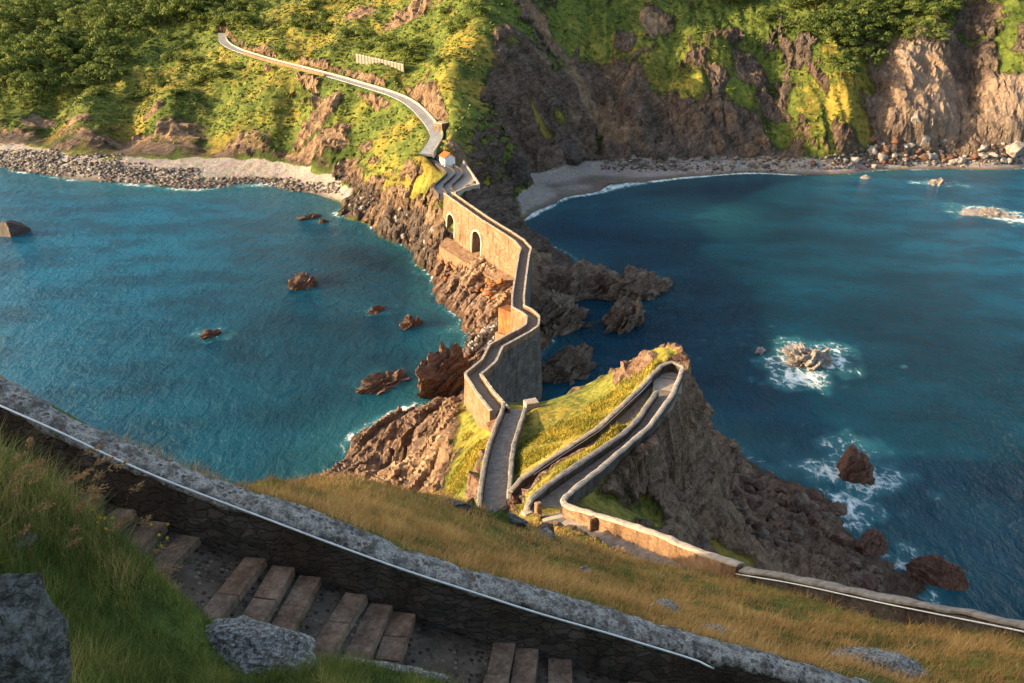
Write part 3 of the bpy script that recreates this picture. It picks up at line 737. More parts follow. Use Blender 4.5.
# island ---------------------------------------------------------
IS = HF(-52, 78, -12, 112.3, .3)
X, Y = IS.X, IS.Y; zb = IS.Z.copy()
sl = IS.slope()
far = smooth(24, 44, Y)
right = smooth(4, 9, X - (Y - 45) * .1) * smooth(40, 52, Y)
leftp = (1 - smooth(-9, -5, X)) * smooth(56, 66, Y)                # brown rock point
grassy = np.zeros(X.shape)
patches(IS, [(470, 460, 24, 1.0, 1.4), (455, 490, 22, 1.0), (475, 430, 12, .9), (485, 480, 16, 1.0), (570, 430, 40, 1.0), (530, 460, 25, 1.0), (615, 400, 30, 1.0), (645, 375, 16, .8), (600, 446, 9, 1.0), (560, 474, 9, 1.0), (632, 415, 8, 1.0), (645, 400, 6, 1.0), (540, 490, 7, 1.0), (580, 460, 8, 1.0), (410, 405, 8, .5), (380, 415, 12, .4)], grassy, s=2)
Q_ = np.array([(p.x, p.y) for p in resample(WB, .5)]); dwb = np.full(X.shape, 99.)
m_ = (X > -6) & (X < 24) & (Y > 36) & (Y < 76)
dwb[m_] = np.sqrt(((X[m_][:, None] - Q_[None, :, 0]) ** 2 + (Y[m_][:, None] - Q_[None, :, 1]) ** 2).min(1))
Q_ = np.array([(p.x, p.y) for p in resample(WC, .5)]); dwc = np.full(X.shape, 99.)
dwc[m_] = np.sqrt(((X[m_][:, None] - Q_[None, :, 0]) ** 2 + (Y[m_][:, None] - Q_[None, :, 1]) ** 2).min(1))
dwb = np.where(dwc > dwb + .8, dwb, 99.)
grassy = np.maximum(grassy, 1 - smooth(1.6, 2.8, dwb))
a = smooth(-1.5, 1.5, zb)
IS.Z += a * leftp * (1 - .75 * grassy) * (1.5 * beds(X, Y, 4.4, 2) + .8 * beds(X, Y, 1.7, 12) + .3 * beds(X, Y, .8, 18) + .5 * ridged(X / 4, Y / 4, 4, 16))
cl = right * smooth(.7, 1.2, sl) * (1 - grassy)
IS.Z += a * cl * (1.6 * ridged(X / 6, Y / 6, 5, 15) + .9 * beds(X, Y, 2.8, 9))
low = right * (1 - smooth(3, 7, zb)) * a
IS.Z += low * (1.0 * ridged(X / 4.5, Y / 4.5, 4, 25) + .5 * fbm(X / 1.5, Y / 1.5, 3, 7))
IS.Z += far * a * (.3 * fbm(X / 5, Y / 5, 4, 35)) + (1 - far) * (.22 * fbm(X / 3.2, Y / 3.2, 4, 37)) * smooth(11, 13, Y)
IS.Z = carve(X, Y, IS.Z)
sl2 = IS.slope()
rock = np.maximum(np.maximum(leftp * (1 - grassy), smooth(1.0, 1.6, sl2) * .9 * far), right * smooth(.8, 1.2, sl) * 1.0)
rock = np.maximum(rock, low); rock = np.maximum(rock, (1 - smooth(6, 11, zb)))
rock = np.clip(rock - grassy * .9, 0, 1)
patches(IS, [(620, 500, 14, -.25), (600, 380, 10, .5), (575, 392, 14, .6), (685, 365, 8, .8)], rock, s=6)
rock *= smooth(1.8, 2.8, dwb)
near = 1 - smooth(28, 40, Y)
rock *= 1 - near
patches(IS, [(545, 535, 7, .9), (500, 520, 9, .8), (470, 508, 8, .7), (738, 545, 22, 1.0), (725, 535, 16, 1.0)], rock, s=6)
dry = .55 + 0 * X
patches(IS, [(470, 470, 30, .75), (560, 430, 40, .62), (640, 540, 60, .9), (600, 550, 40, 1.0)], dry, s=3)
patches(IS, [(900, 640, 60, -.5), (700, 590, 25, -.4), (780, 610, 40, -.3), (430, 560, 15, -.2)], dry, s=9)
dry = np.where(Y < 12, .1, dry)
z0 = np.zeros(X.shape)
earth = leftp * .55 * smooth(3, 9, zb) + right * smooth(2, 6, zb) * (.4 + .25 * fbm(X / 5, Y / 5, 4, 62))
patches(IS, [(400, 470, 40, .9), (430, 460, 25, .9), (575, 392, 16, .8), (520, 512, 8, .8), (560, 515, 14, .7), (590, 525, 14, .6)], earth, s=4)
island_o = IS.mesh('island_hillside', M['island'], dict(rock=rock, dry=dry, sand=z0, wet=(1 - smooth(.3, 1.6, IS.Z)) * smooth(30, 50, Y), earth=earth), IS.Z > -1.6)
tag(island_o, kind='structure'); knobble(island_o, .85, 2.8, 13)
IS_grass = grassy

# unseen summit hill behind and left, its edge shaped to shade the near slope
xs = np.r_[np.linspace(-170, -52, 60)]; ys = np.linspace(-150, 60, 120)
Xs, Ys = np.meshgrid(xs, ys)
edge = SUM_Y = 19.6
def summit_z(X_, Y_):
    ridge = 80 + 16 * smooth(-55, -85, X_) - .55 * np.maximum(0, -125 - X_)
    ln = Y_ - (edge + (X_ + 60) * .125)
    h = ridge * (1 - smooth(-3, 2, ln + 1.0 * perlin(X_ / 9, Y_ / 9, 3))) + (-3) * smooth(-3, 2, ln) 
    h = np.where(ln > -3.5, h, ridge - .0 * ln)
    return h
Zs = summit_z(Xs, Ys) + 1.2 * fbm(Xs / 14, Ys / 14, 4, 9)
ramp_in = smooth(-52, -60, Xs)
Zs = Zs * ramp_in + (1 - ramp_in) * np.minimum(Zs, 45)
ny, nx = Xs.shape; id_ = np.arange(ny * nx).reshape(ny, nx)
q = np.stack([id_[:-1, :-1], id_[:-1, 1:], id_[1:, 1:], id_[1:, :-1]], -1).reshape(-1, 4)
so = np_mesh('summit_shade_hill', np.stack([Xs, Ys, Zs], -1).reshape(-1, 3), q, M['island'], smooth_sh=True,
             attrs=dict(pale=np.zeros(Xs.size), rock=np.full(Xs.size, .55), dry=np.full(Xs.size, .4), sand=np.zeros(Xs.size), wet=np.zeros(Xs.size), earth=np.zeros(Xs.size)))
tag(so, kind='structure')

def ground(x, y):
    return ML.at(x, y) if y > 180 and not (y < 261 and -77 < x < 21) else (NK.at(x, y) if y > 180 else 0) if y > 180 else (CA.at(x, y) if y > 112 else IS.at(x, y))
# ---------------------------------------------------------------- rocks standing in the water, then the water
def ico(sub):
    bm = bmesh.new(); bmesh.ops.create_icosphere(bm, subdivisions=sub, radius=1)
    V = np.array([v.co[:] for v in bm.verts]); Fc = np.array([[v.index for v in f.verts] for f in bm.faces]); bm.free()
    return V, Fc
ICO = {k: ico(k) for k in (2, 3, 4, 5, 6)}

def rid3(p, o, s):
    t, a, n = 0, 1.0, 0
    for i in range(o):
        t = t + a * (1 - 2 * np.abs(noise3(p * 2.1 ** i, s + 29 * i))); n += a; a *= .55
    return t / n
def rock_shape(rx, ry, rz, seed, sub=5, cuts=12, bed=.0, rough=.16, lam=None, facet=.55):
    V, Fc = ICO[sub]; V = V.copy()
    r = np.random.default_rng(seed)
    V *= (1 + .45 * fbm3(V * 1.2 + seed, 2, seed))[:, None]
    for _ in range(cuts):
        n = r.normal(size=3); n /= np.linalg.norm(n)
        d = r.uniform(facet, facet + .3)
        V -= np.maximum(0, V @ n - d)[:, None] * n
    if sub > 3:
        w = np.stack([V[:, 0], V[:, 1], V[:, 2]], 1) * 2.0 + seed * 3.1
        V *= (1 + rough * 1.1 * rid3(w, 4, seed + 1))[:, None]
    else:
        V += (fbm3(V * 2.6 + seed * 3.1, 4, seed + 1) * rough)[:, None] * V
    V *= np.array([rx, ry, rz])
    if bed:
        nrm = V / (np.linalg.norm(V, axis=1, keepdims=True) + 1e-9)
        for q, (fl, am) in enumerate(((3.2, 1.0), (8.5, .4))):
            # beds lean over and change thickness, broken along their length
            u = V[:, 1] + V[:, 2] * .55 + .0 * V[:, 0]
            lm = max(rx, ry) / fl
            w = u / lm + .9 * noise3(V / (lm * 2.2) + seed, seed + q) + .5 * noise3(V / lm + seed, seed + 7 + q)
            t = w - np.floor(w)
            k = .25 + .95 * _hash(np.floor(w), np.floor(V[:, 0] / (lm * 2.5) + w * .3), seed + q)
            V = V + nrm * ((np.where(t < .8, t / .8, (1 - t) / .2) * k - .45) * bed * am)[:, None]
    return V, Fc

def rock(name, label, cat, loc, r, mat, seed, group=None, sub=5, rot=0, parent=None, **kw):
    V, Fc = rock_shape(*r, seed, sub, **kw)
    if rot:
        c, s = math.cos(rot), math.sin(rot)
        V = V @ np.array([[c, s, 0], [-s, c, 0], [0, 0, 1]])
    o = np_mesh(name, V, Fc, mat, parent, smooth_sh=False)
    o.location = loc
    for p in o.data.polygons: p.use_smooth = True
    try: o.data.set_sharp_from_angle(angle=math.radians(38))
    except Exception: pass
    return tag(o, label, cat, group)

FOAM = []   # (x, y, radius, strength)
SROT = STRIKE
def sea_rock(px, py, wpx, hpx, mat, seed, label, zmul=.7, foam=.5, base=-.25, along=1.5, turn=0, bed=1.3, cuts=18, rough=.09, big=1.35):
    p = PZ(px, py + hpx * .35, 0); D = to_px(p)[2]
    rx = big * wpx * D / F; rz = rx * zmul
    # long axis follows the beds unless turned
    c = rock('sea_rock', label, 'rock', (p.x, p.y, rz * base), (rx * along * .8, rx * .72, rz), M[mat], seed, rot=SROT + turn, bed=rx * .22 * bed, sub=6 if wpx > 16 else 5, cuts=cuts, rough=rough)
    if foam: FOAM.append((p.x, p.y, rx * 1.35, foam))
    return c
sea_rock(14, 230, 13, 12, 'rock_dark', 3, 'dark rounded rock alone in the left bay near the stony beach', 1.0, .3, along=1.2, bed=0, base=.0)
sea_rock(303, 283, 12, 10, 'rock_brown', 4, 'jagged brown rock awash in the open water of the left bay', .8, .35, base=.0)
sea_rock(210, 333, 11, 6, 'rock_red', 5, 'small low rock ringed by foam, outermost in the left bay', .4, .6)
sea_rock(376, 309, 9, 7, 'rock_red', 6, 'small brown rock beside a leaning slab off the causeway', .6, .5)
sea_rock(410, 322, 10, 11, 'rock_brown', 7, 'leaning brown slab of rock in the water off the causeway', 1.0, .2, along=1.7)
sea_rock(384, 377, 20, 14, 'rock_brown', 8, 'long low brown slab lying between the rock point and open water', .5, .4, along=1.6)
sea_rock(447, 378, 22, 26, 'rock_brown', 9, 'big rust brown crag standing beside the zigzag of the causeway', 1.15, .3, along=1.45, bed=1.0, big=1.5, base=.0)
sea_rock(310, 216, 9, 5, 'rock_brown', 10, 'small flat rock just off the point of the left beach', .4, .4)
sea_rock(322, 221, 6, 4, 'rock_brown', 31, 'tiny dark rock beside the flat rock off the left beach', .6, .4)
sea_rock(581, 280, 27, 30, 'rock_umber', 11, 'tall dark crag with a sunlit tip right of the causeway', 1.15, .25, along=1.5, bed=1.0, turn=-.15, big=1.6, base=-.1)
sea_rock(640, 284, 27, 18, 'rock_umber', 12, 'broad dark rock outermost of the cluster right of the causeway', .8, .35, along=1.5, turn=-.35, big=1.6)
sea_rock(627, 314, 20, 22, 'rock_umber', 13, 'ribbed brown rock in front of the other dark rocks right of the causeway', .95, .25, along=1.45, turn=.0, big=1.7, base=-.1)
sea_rock(560, 314, 24, 24, 'rock_umber', 14, 'dark mound of rock against the foot of the causeway', 1.05, .1, along=1.4, big=1.6, base=-.1)
sea_rock(568, 366, 24, 24, 'rock_umber', 15, 'rounded dark rock in shade beneath the bridge wall', 1.0, .15, along=1.4, turn=-.3, big=1.6, base=-.1)
sea_rock(588, 324, 7, 5, 'rock_dark', 16, 'little dark rock between the shaded crags', .7, .3)
sea_rock(806, 351, 21, 20, 'rock_pale', 17, 'pale grey reef awash in white foam in the middle of the cove', .42, 1.0, along=1.3, turn=-.2, cuts=9, rough=.4)
sea_rock(761, 349, 7, 6, 'rock_pale', 18, 'small pale rock just left of the foaming reef', .6, .35)
sea_rock(853, 466, 19, 22, 'rock_red', 19, 'reddish stack in the water with foam breaking behind it', .95, .9, along=1.05, bed=.4, big=1.75, base=-.1)
sea_rock(869, 541, 18, 22, 'rock_red', 20, 'round red boulder at the water below the right wall', .95, .3, along=1.05, bed=.3, big=1.7)
sea_rock(930, 568, 24, 20, 'rock_red', 21, 'pointed red boulder lying in the sea above the right wall', .7, .3, along=1.35, turn=-1.9, bed=.3, big=1.5)
sea_rock(842, 507, 6, 5, 'rock_red', 22, 'small red rock in the white channel below the stack', .7, .9)
sea_rock(937, 181, 10, 6, 'rock_pale', 23, 'white rock with foam offshore of the landslip boulders', .6, .8)
sea_rock(866, 176, 6, 5, 'rock_pale', 24, 'pale block standing at the waterline of the cove', .9, .4, bed=0)
sea_rock(990, 211, 18, 6, 'rock_pale', 25, 'long pale reef breaking the surface near the right edge', .22, 1.0, turn=-.9)
FOAM += [(lambda p, r, s: (p.x, p.y, r, s))(PZ(px, py, 0), r, s) for px, py, r, s in
         [(850, 446, 4.5, .62), (868, 476, 4.5, .5), (846, 500, 3.2, .8), (838, 525, 2.6, .75), (735, 462, 3, .6), (850, 515, 3, .8), (800, 375, 6, .9), (826, 350, 5, .7), (905, 548, 1.8, .7), (440, 275, 4, .7), (470, 300, 3, .6), (362, 470, 2.5, .8), (385, 482, 3, .9), (455, 330, 3, .5), (1010, 218, 7, .9), (955, 205, 4, .5), (960, 185, 4, .6), (520, 262, 3, .6), (560, 395, 3.5, .35), (465, 352, 2.5, .6)]]

# water sheet: fine where it is seen, coarse out to the horizon
gx = np.r_[-6000, -2500, -1200, -700, np.arange(-420, 420.1, 1.15), 700, 1200, 2500, 6000]
gy = np.r_[-6000, -2500, -1000, -400, -150, 0, np.arange(34, 340, 1.15), 380, 500, 800, 1500, 3000, 6000]
GX, GY = np.meshgrid(gx, gy)
foam = np.zeros(GX.shape); shal = np.zeros(GX.shape)
vis = (np.abs(GX) < 425) & (GY > 30) & (GY < 345)
bz = np.full(GX.shape, -9.0)
m = vis & (GY >= 180) & (np.abs(GX) < 328); bz[m] = ML.at(GX[m], GY[m])
m = vis & (GY >= 180) & (GY < 261) & (GX > -77) & (GX < 21); bz[m] = NK.at(GX[m], GY[m])
m = vis & (GY < 180) & (GY >= 112) & (GX > -61) & (GX < 41); bz[m] = CA.at(GX[m], GY[m])
m = vis & (GY < 112) & (GX > -51) & (GX < 77); bz[m] = IS.at(GX[m], GY[m])
shore = np.where(bz < .3, np.exp(-((bz + .25) / .55) ** 2), 0)
brk = .5 + .9 * fbm(GX / 14, GY / 14, 3, 71)
cove = smooth(0, 25, GX) * smooth(190, 215, GY) * (1 - smooth(60, 110, GX))       # the bright swash line on the right beach
foam += np.clip(shore * np.clip(brk + .15 + .55 * cove, 0, 1.3), 0, 1)
sw = np.where((bz < 0) & (bz > -1.6), 1, 0) * cove
for fx, fy, fr, fs in FOAM:
    m_ = (np.abs(GX - fx) < fr * 3) & (np.abs(GY - fy) < fr * 3); a_, b_ = GX[m_], GY[m_]
    wrp = 1 + .9 * fbm(a_ / (fr * .9), b_ / (fr * .9), 3, 73) + .35 * fbm(a_ / 2.5, b_ / 2.5, 2, 74)
    d = np.hypot((a_ - fx) * .8 + (b_ - fy) * .25, (b_ - fy) * 1.0) / fr * wrp
    foam[m_] = np.maximum(foam[m_], fs * (1 - smooth(.25, 1.45, d)))
shal = smooth(-4.5, -.3, bz) * .6
for px, py, r, s in ((690, 212, 26, .55), (650, 205, 16, .5), (580, 205, 12, .4), (975, 515, 7, .4), (720, 225, 16, .3), (990, 213, 12, .6), (806, 352, 9, .5), (330, 205, 10, .6)):
    p = PZ(px, py, 0); shal = np.maximum(shal, s * (1 - smooth(.2, 1.2, np.hypot(GX - p.x, (GY - p.y)) / r)))
ny, nx = GX.shape; id_ = np.arange(ny * nx).reshape(ny, nx)
q = np.stack([id_[:-1, :-1], id_[:-1, 1:], id_[1:, 1:], id_[1:, :-1]], -1).reshape(-1, 4)
n = NT('sea_water', .14, .14)
n.b.inputs['IOR'].default_value = 1.33; n.b.inputs['Specular Tint'].default_value = (.5, .9, 1, 1)
big = n.noise(.012, 3); mid = n.noise(.05, 4, .6, n.map((1, 1.6, 1), (0, 0, .5)))
deep = n.ramp(n.math('ADD', n.math('MULTIPLY', big, .6), n.math('MULTIPLY', mid, .4)), [(.36, (.0002, .017, .034)), (.5, (.0003, .035, .064)), (.64, (.0005, .062, .104))])
# the open bays are bluer away from the rocky neck
xn = n.n.new('ShaderNodeSeparateXYZ'); n.l.new(n.co, xn.inputs[0])
bay = n.math('MAXIMUM', n.mr(xn.outputs[0], -25, -110), n.mr(xn.outputs[0], 75, 150))
deep = n.mix(n.math('MULTIPLY', bay, .7), deep, n.mix(n.mr(mid, .38, .6), (.0003, .062, .125), (.0004, .108, .205)))
wat = n.mix(n.attr('shallow'), deep, (.012, .10, .13))
fn = n.noise(.5, 10, .78, n.map((1, .55, 1), (0, 0, -.5)), dist=1.6); fv = n.vor(.5, 'DISTANCE_TO_EDGE', None)
lace = n.math('SUBTRACT', 1.0, n.mr(fv, .0, .22))
fa = n.math('ADD', n.attr('foam'), n.math('ADD', n.math('MULTIPLY', n.math('SUBTRACT', fn, .55), 2.2), n.math('MULTIPLY', lace, .22)))
fm = n.math('MULTIPLY', n.mr(fa, .62, 1.1), n.mr(n.attr('foam'), .02, .35))
wat = n.mix(n.math('MULTIPLY', n.mr(n.attr('foam'), .1, .9), .45), wat, (.05, .28, .33))
col = n.mix(fm, wat, (.72, .78, .78))
wv = n.map((1, .55, 1), (0, 0, -.6))
w1 = n.noise(.35, 4, .6, wv, .4); w2 = n.noise(1.3, 5, .65, wv, .6)
hh = n.math('ADD', n.math('MULTIPLY', w1, 1.0), n.math('MULTIPLY', w2, .35))
n.b.subsurface_method = 'BURLEY'
n.put(n.b.inputs['Subsurface Weight'], n.math('MULTIPLY', n.math('SUBTRACT', 1.0, fm), .72))
n.b.inputs['Subsurface Radius'].default_value = (6, 14, 16); n.b.inputs['Subsurface Scale'].default_value = 1.0
sea_mat = n.out(col, n.bump(hh, 1.0, 1.7), n.math('ADD', .16, n.math('MULTIPLY', fm, .6)))
sea = np_mesh('sea_water', np.stack([GX, GY, np.zeros(GX.shape)], -1).reshape(-1, 3), q, sea_mat, attrs=dict(foam=foam.ravel(), shallow=shal.ravel()))
tag(sea, kind='structure')
# ---------------------------------------------------------------- the built things
def lerp_path(P_, x):
    """point of polyline (ordered in x) at x"""
    for a, b in zip(P_, P_[1:]):
        if a.x <= x <= b.x: return a.lerp(b, (x - a.x) / (b.x - a.x))
    return P_[0] if x < P_[0].x else P_[-1]
def arc(P_):
    s = [0]
    for a, b in zip(P_, P_[1:]): s.append(s[-1] + (b - a).length)
    return s
def seg_at_px(P_, px):
    for a, b in zip(P_, P_[1:]):
        xa, xb = to_px(a)[0], to_px(b)[0]
        if min(xa, xb) <= px <= max(xa, xb) and xa != xb:
            return a.lerp(b, (px - xa) / (xb - xa)), (b - a)
    return P_[0], P_[1] - P_[0]

# ---- the causeway ------------------------------------------------
bridge = empty('stone_causeway', PZ(507, 236, 14) - Vector((0, 0, 8)))
tag(bridge, 'long zigzag stone causeway with two arches joining the mainland to the island', 'causeway')
P_ = resample(BR, .45)
ns = normals2d(P_)
for _ in range(3): ns = [(ns[max(i - 1, 0)] + ns[i] * 2 + ns[min(i + 1, len(ns) - 1)]).normalized() for i in range(len(ns))]
HWB = 1.14
S_ = arc(P_)
archs = []
for px, w, top, spr in ((455.5, 4.3, 3.0, 2.1), (481.5, 4.5, 2.5, 2.1)):
    q, _t = seg_at_px(BR, px)
    i = min(range(len(P_)), key=lambda k: (P_[k] - q).length)
    archs.append((S_[i], w, P_[i].z - top))
bm = bmesh.new()
cols = []
for i, (p, m) in enumerate(zip(P_, ns)):
    gl = p + m * HWB; gr = p - m * HWB
    zb = min(float(ground(gl.x, gl.y)), float(ground(gr.x, gr.y)), float(ground(p.x, p.y))) - 1.2
    zb = min(max(zb, -2.0), p.z - 1.0)
    for sc, w, zt in archs:
        t = (S_[i] - sc) / (w / 2)
        if abs(t) < 1:
            zb = zt - (w / 2) * .95 * (1 - math.sqrt(1 - t * t)) if False else zt - w * .42 * (1 - math.sqrt(max(0, 1 - t * t)))
            if t == 0: pass
    lean = .05
    hgt = p.z - zb
    a = p + m * HWB; b = p - m * HWB
    a2 = p + m * (HWB + lean * hgt); b2 = p - m * (HWB + lean * hgt)
    cols.append([bm.verts.new((b.x, b.y, p.z - .04)), bm.verts.new((a.x, a.y, p.z - .04)), bm.verts.new((a2.x, a2.y, zb)), bm.verts.new((b2.x, b2.y, zb))])
for c, d in zip(cols, cols[1:]):
    for j in range(4):
        k = (j + 1) % 4
        bm.faces.new((c[j], c[k], d[k], d[j]))
bm.faces.new(cols[0]); bm.faces.new(cols[-1][::-1])
bmesh.ops.recalc_face_normals(bm, faces=bm.faces)
mw = bm_obj('masonry_wall', bm, M['stone_warm'], bridge); mw.data.materials.append(M['stone_shade'])
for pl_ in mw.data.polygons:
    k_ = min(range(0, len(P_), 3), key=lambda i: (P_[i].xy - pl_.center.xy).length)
    if abs(pl_.normal.dot(ns[k_])) > .5 and (pl_.center - P_[k_]).dot(ns[k_]) > .3: pl_.material_index = 1  # right-hand faces take the masonry with shade in its colour
# light stone rings round the two openings
for sc, w, zt in archs:
    i = min(range(len(S_)), key=lambda k: abs(S_[k] - sc)); p, m = P_[i], ns[i]
    t = Vector((m.y, -m.x, 0))
    bm = bmesh.new(); ring = []
    n_ = 18
    for k in range(n_ + 1):
        th = math.pi * k / n_
        for rr in (1.0, 1.0 + .5 / (w / 2)):
            ring.append((math.cos(th) * w / 2 * rr, zt - w * .42 + math.sin(th) * w * .42 * (1 + (rr - 1) * 1.1)))
    ring = [(ring[0][0], zt - 5.0), (ring[1][0], zt - 5.0)] + ring + [(ring[-2][0], zt - 5.0), (ring[-1][0], zt - 5.0)]
    vv = []
    for (a, z) in ring:
        hh = .05 * (p.z - z)
        for o_ in (-HWB - hh - .10, -HWB - hh + .25):
            q = p + t * a + m * o_; vv.append(bm.verts.new((q.x, q.y, z)))
    for k in range(0, len(ring) - 2, 2):
        a = k * 2; b = (k + 2) * 2
        for f in ((a, a + 2, b + 2, b), (a + 1, b + 1, b + 3, a + 3), (a, b, b + 1, a + 1), (a + 2, a + 3, b + 3, b + 2)):
            bm.faces.new([vv[j] for j in f])
    bm_obj('arch_ring', bm, M['coping'], bridge)
sweep('walkway', P_, [(.84, .015), (.84, -.2), (-.84, -.2), (-.84, .015)], M['paving'], bridge, .02, 3)
for sg in (1, -1):
    w = sweep('parapet', P_, [(sg * .86, -.1), (sg * .86, .86), (sg * 1.15, .86), (sg * 1.15, -.1)], M['stone_warm'], bridge, .04, 5 + sg)
    sweep('coping', P_, [(sg * .84, .84), (sg * .84, .95), (sg * 1.18, .95), (sg * 1.18, .84)], M['coping'], w, .07, 8 + sg, nscale=.6)
# sloping stone apron at the foot of the arches
def prism(name, top, depth, mat, parent, jit=0, bottom=None):
    bm = bmesh.new()
    t = [bm.verts.new(p) for p in top]
    b = [bm.verts.new((p[0], p[1], bottom if bottom is not None else p[2] - depth)) for p in top]
    bm.faces.new(t); bm.faces.new(b[::-1])
    for i in range(len(t)):
        j = (i + 1) % len(t); bm.faces.new((t[i], b[i], b[j], t[j]))
    bmesh.ops.triangulate(bm, faces=[f for f in bm.faces if len(f.verts) > 4])
    return bm_obj(name, bm, mat, parent)
prism('apron', [PZ(446, 237, 7.5), PZ(476, 249, 7.4), PZ(504, 263, 7.3), PZ(521, 262, 7.2), PZ(520, 279, 6.6), PZ(497, 281, 5.9), PZ(466, 263, 6.2), PZ(439, 246, 6.6)], 3, M['stone_warm'], bridge, bottom=2.0)
prism('ledge', [PZ(441, 249, 4.4), PZ(466, 266, 4.2), PZ(494, 285, 4.0), PZ(490, 291, 3.8), PZ(462, 273, 3.9), PZ(437, 254, 4.2)], 3, M['orange'], bridge, bottom=.5)
# rusty orange pier face
c0 = PZ(500, 322, 5.0)
q0, q1 = PZ(500, 308, 9.4), PZ(517, 313, 9.6)
bm = bmesh.new()
ax = (q1 - q0); ax.z = 0; wdt = ax.length; ax.normalize(); nn = Vector((ax.y, -ax.x, 0))
box(bm, (q0 + q1) / 2 + nn * -.8 + Vector((0, 0, -2.3)), wdt / 2, 1.2, 2.3, (ax, nn, Vector((0, 0, 1))), .1)
bm_obj('pier_face', bm, M['orange'], bridge)
bm = bmesh.new()
box(bm, (q0 + q1) / 2 + nn * -.6 + Vector((0, 0, -5.4)), wdt / 2 + .3, 1.7, .9, (ax, nn, Vector((0, 0, 1))), .1)
bm_obj('pier_plinth', bm, M['stone_warm'], bridge)

# ---- mainland: road, wall, hut, shed, fence, pole, plaza ----------
road = sweep('road', ROAD, [(1.75, .0), (1.75, -.7), (-1.75, -.7), (-1.75, .0)], M['road'])
tag(road, kind='structure')
wl = sweep('roadside_wall', [p for p in off(ROAD, 1.95) if True], [(.2, -1.2), (.2, .62), (-.2, .62), (-.2, -1.2)], M['coping'], None, .08, 41)
tag(wl, 'low pale wall following the seaward edge of the winding hillside road', 'wall')
wl = sweep('roadside_wall', off(ROAD, -2.1)[22:58], [(.2, -1.0), (.2, .8), (-.2, .8), (-.2, -1.0)], M['stone_warm'], None, .08, 42)
tag(wl, 'low stone wall on the uphill side of the road above the cliff', 'wall')

def hut(loc, rz, w, d, h, roof_h, name, label, roof_mat, wall_mat, gable=True):
    e = empty(name, loc); tag(e, label, 'hut')
    X = Vector((math.cos(rz), math.sin(rz), 0)); Y = Vector((-X.y, X.x, 0)); Z = Vector((0, 0, 1)); L_ = Vector(loc)
    bm = bmesh.new(); box(bm, L_ + Z * (h / 2 - .4), w / 2, d / 2, h / 2 + .4, (X, Y, Z))
    if gable:
        for sx in (-1, 1):
            q = [L_ + X * (sx * w / 2) + Y * (d / 2) + Z * h, L_ + X * (sx * w / 2) - Y * (d / 2) + Z * h, L_ + X * (sx * w / 2) + Z * (h + roof_h - .03)]
            q2 = [p - X * sx * .15 for p in q]
            a = [bm.verts.new(p) for p in q]; b = [bm.verts.new(p) for p in q2]
            bm.faces.new(a); bm.faces.new(b)
            for i in range(3): bm.faces.new((a[i], a[(i + 1) % 3], b[(i + 1) % 3], b[i]))
    bm_obj('wall', bm, M[wall_mat], e)
    bm = bmesh.new()
    if gable:
        for s in (-1, 1):
            sl = math.hypot(d / 2 + .25, roof_h)
            dirv = (Y * (s * (d / 2 + .25)) - Z * roof_h * 1.1).normalized(); nv = X.cross(dirv) * s
            box(bm, L_ + Z * (h + roof_h + .06) + dirv * sl * .5, w / 2 + .25, sl * .53, .07, (X, dirv, nv))
    else:
        box(bm, L_ + Z * (h + .1), w / 2 + .15, d / 2 + .15, .1, (X, Y, Z))
    bm_obj('roof', bm, M[roof_mat], e)
    bm = bmesh.new(); box(bm, L_ - Y * (d / 2 + .02) + X * (w * .18) + Z * 1.0, .42, .04, 1.0, (X, Y, Z)); dr = bm_obj('door', bm, M['darkmetal'], e)
    bm = bmesh.new(); box(bm, L_ - Y * (d / 2 + .02) - X * (w * .24) + Z * 1.4, .35, .04, .35, (X, Y, Z)); bm_obj('window', bm, M['darkmetal'], e)
    bm = bmesh.new(); box(bm, L_ - X * (w / 2 + .02) + Z * 1.4, .04, .4, .35, (X, Y, Z)); bm_obj('window', bm, M['darkmetal'], e)
    return e
g = PZ(447.5, 164, 18.2)
hut((g.x, g.y, 18.1), math.radians(-62), 3.4, 3.0, 2.1, 1.1, 'white_hut', 'small white hut with an orange tiled roof beside the path on the headland', 'tile', 'white')
g = PZ(441, 129, 22.6)
hut((g.x, g.y, float(ground(g.x, g.y)) - .1), math.radians(-40), 3.4, 2.6, 2.6, .2, 'stone_shed', 'small flat roofed grey shed set into the bank beside the road', 'coping', 'stone_warm', False)

a, b = hit(ML, 356, 63), hit(ML, 404, 74)
e = empty('timber_fence', (a + b) / 2); tag(e, 'pale upright timber retaining fence on the slope above the road', 'fence')
N_ = 15
pts = [a.lerp(b, i / N_) for i in range(N_ + 1)]
zg = [float(ground(p.x, p.y)) - p.z for p in pts]
for p in pts: p.z += max(zg) - .4
for p in pts:
    bm = bmesh.new(); box(bm, p + Vector((0, 0, 0)), .13, .26, 2.4); bm_obj('post', bm, M['wood'], e)
sweep('board_panel', [p + Vector((0, -.02, 0)) for p in pts], [(.06, -2.6), (.06, 2.0), (-.06, 2.0), (-.06, -2.6)], M['wood'], e)
sweep('rail', [p + Vector((0, -.02, 0)) for p in pts], [(-.16, 1.7), (-.16, 1.9), (.16, 1.9), (.16, 1.7)], M['coping'], e)
p = hit(ML, 373, 16)
e = empty('utility_pole', p); tag(e, 'thin wooden utility pole standing at the top of the hillside', 'pole')
tube('pole', [p - Vector((0, 0, .5)), p + Vector((0, 0, 7.5))], .16, M['wood'], e, 8, .7)
tube('crossarm', [p + Vector((-1, 0, 6.9)), p + Vector((1, 0, 6.9))], .08, M['wood'], e, 6)

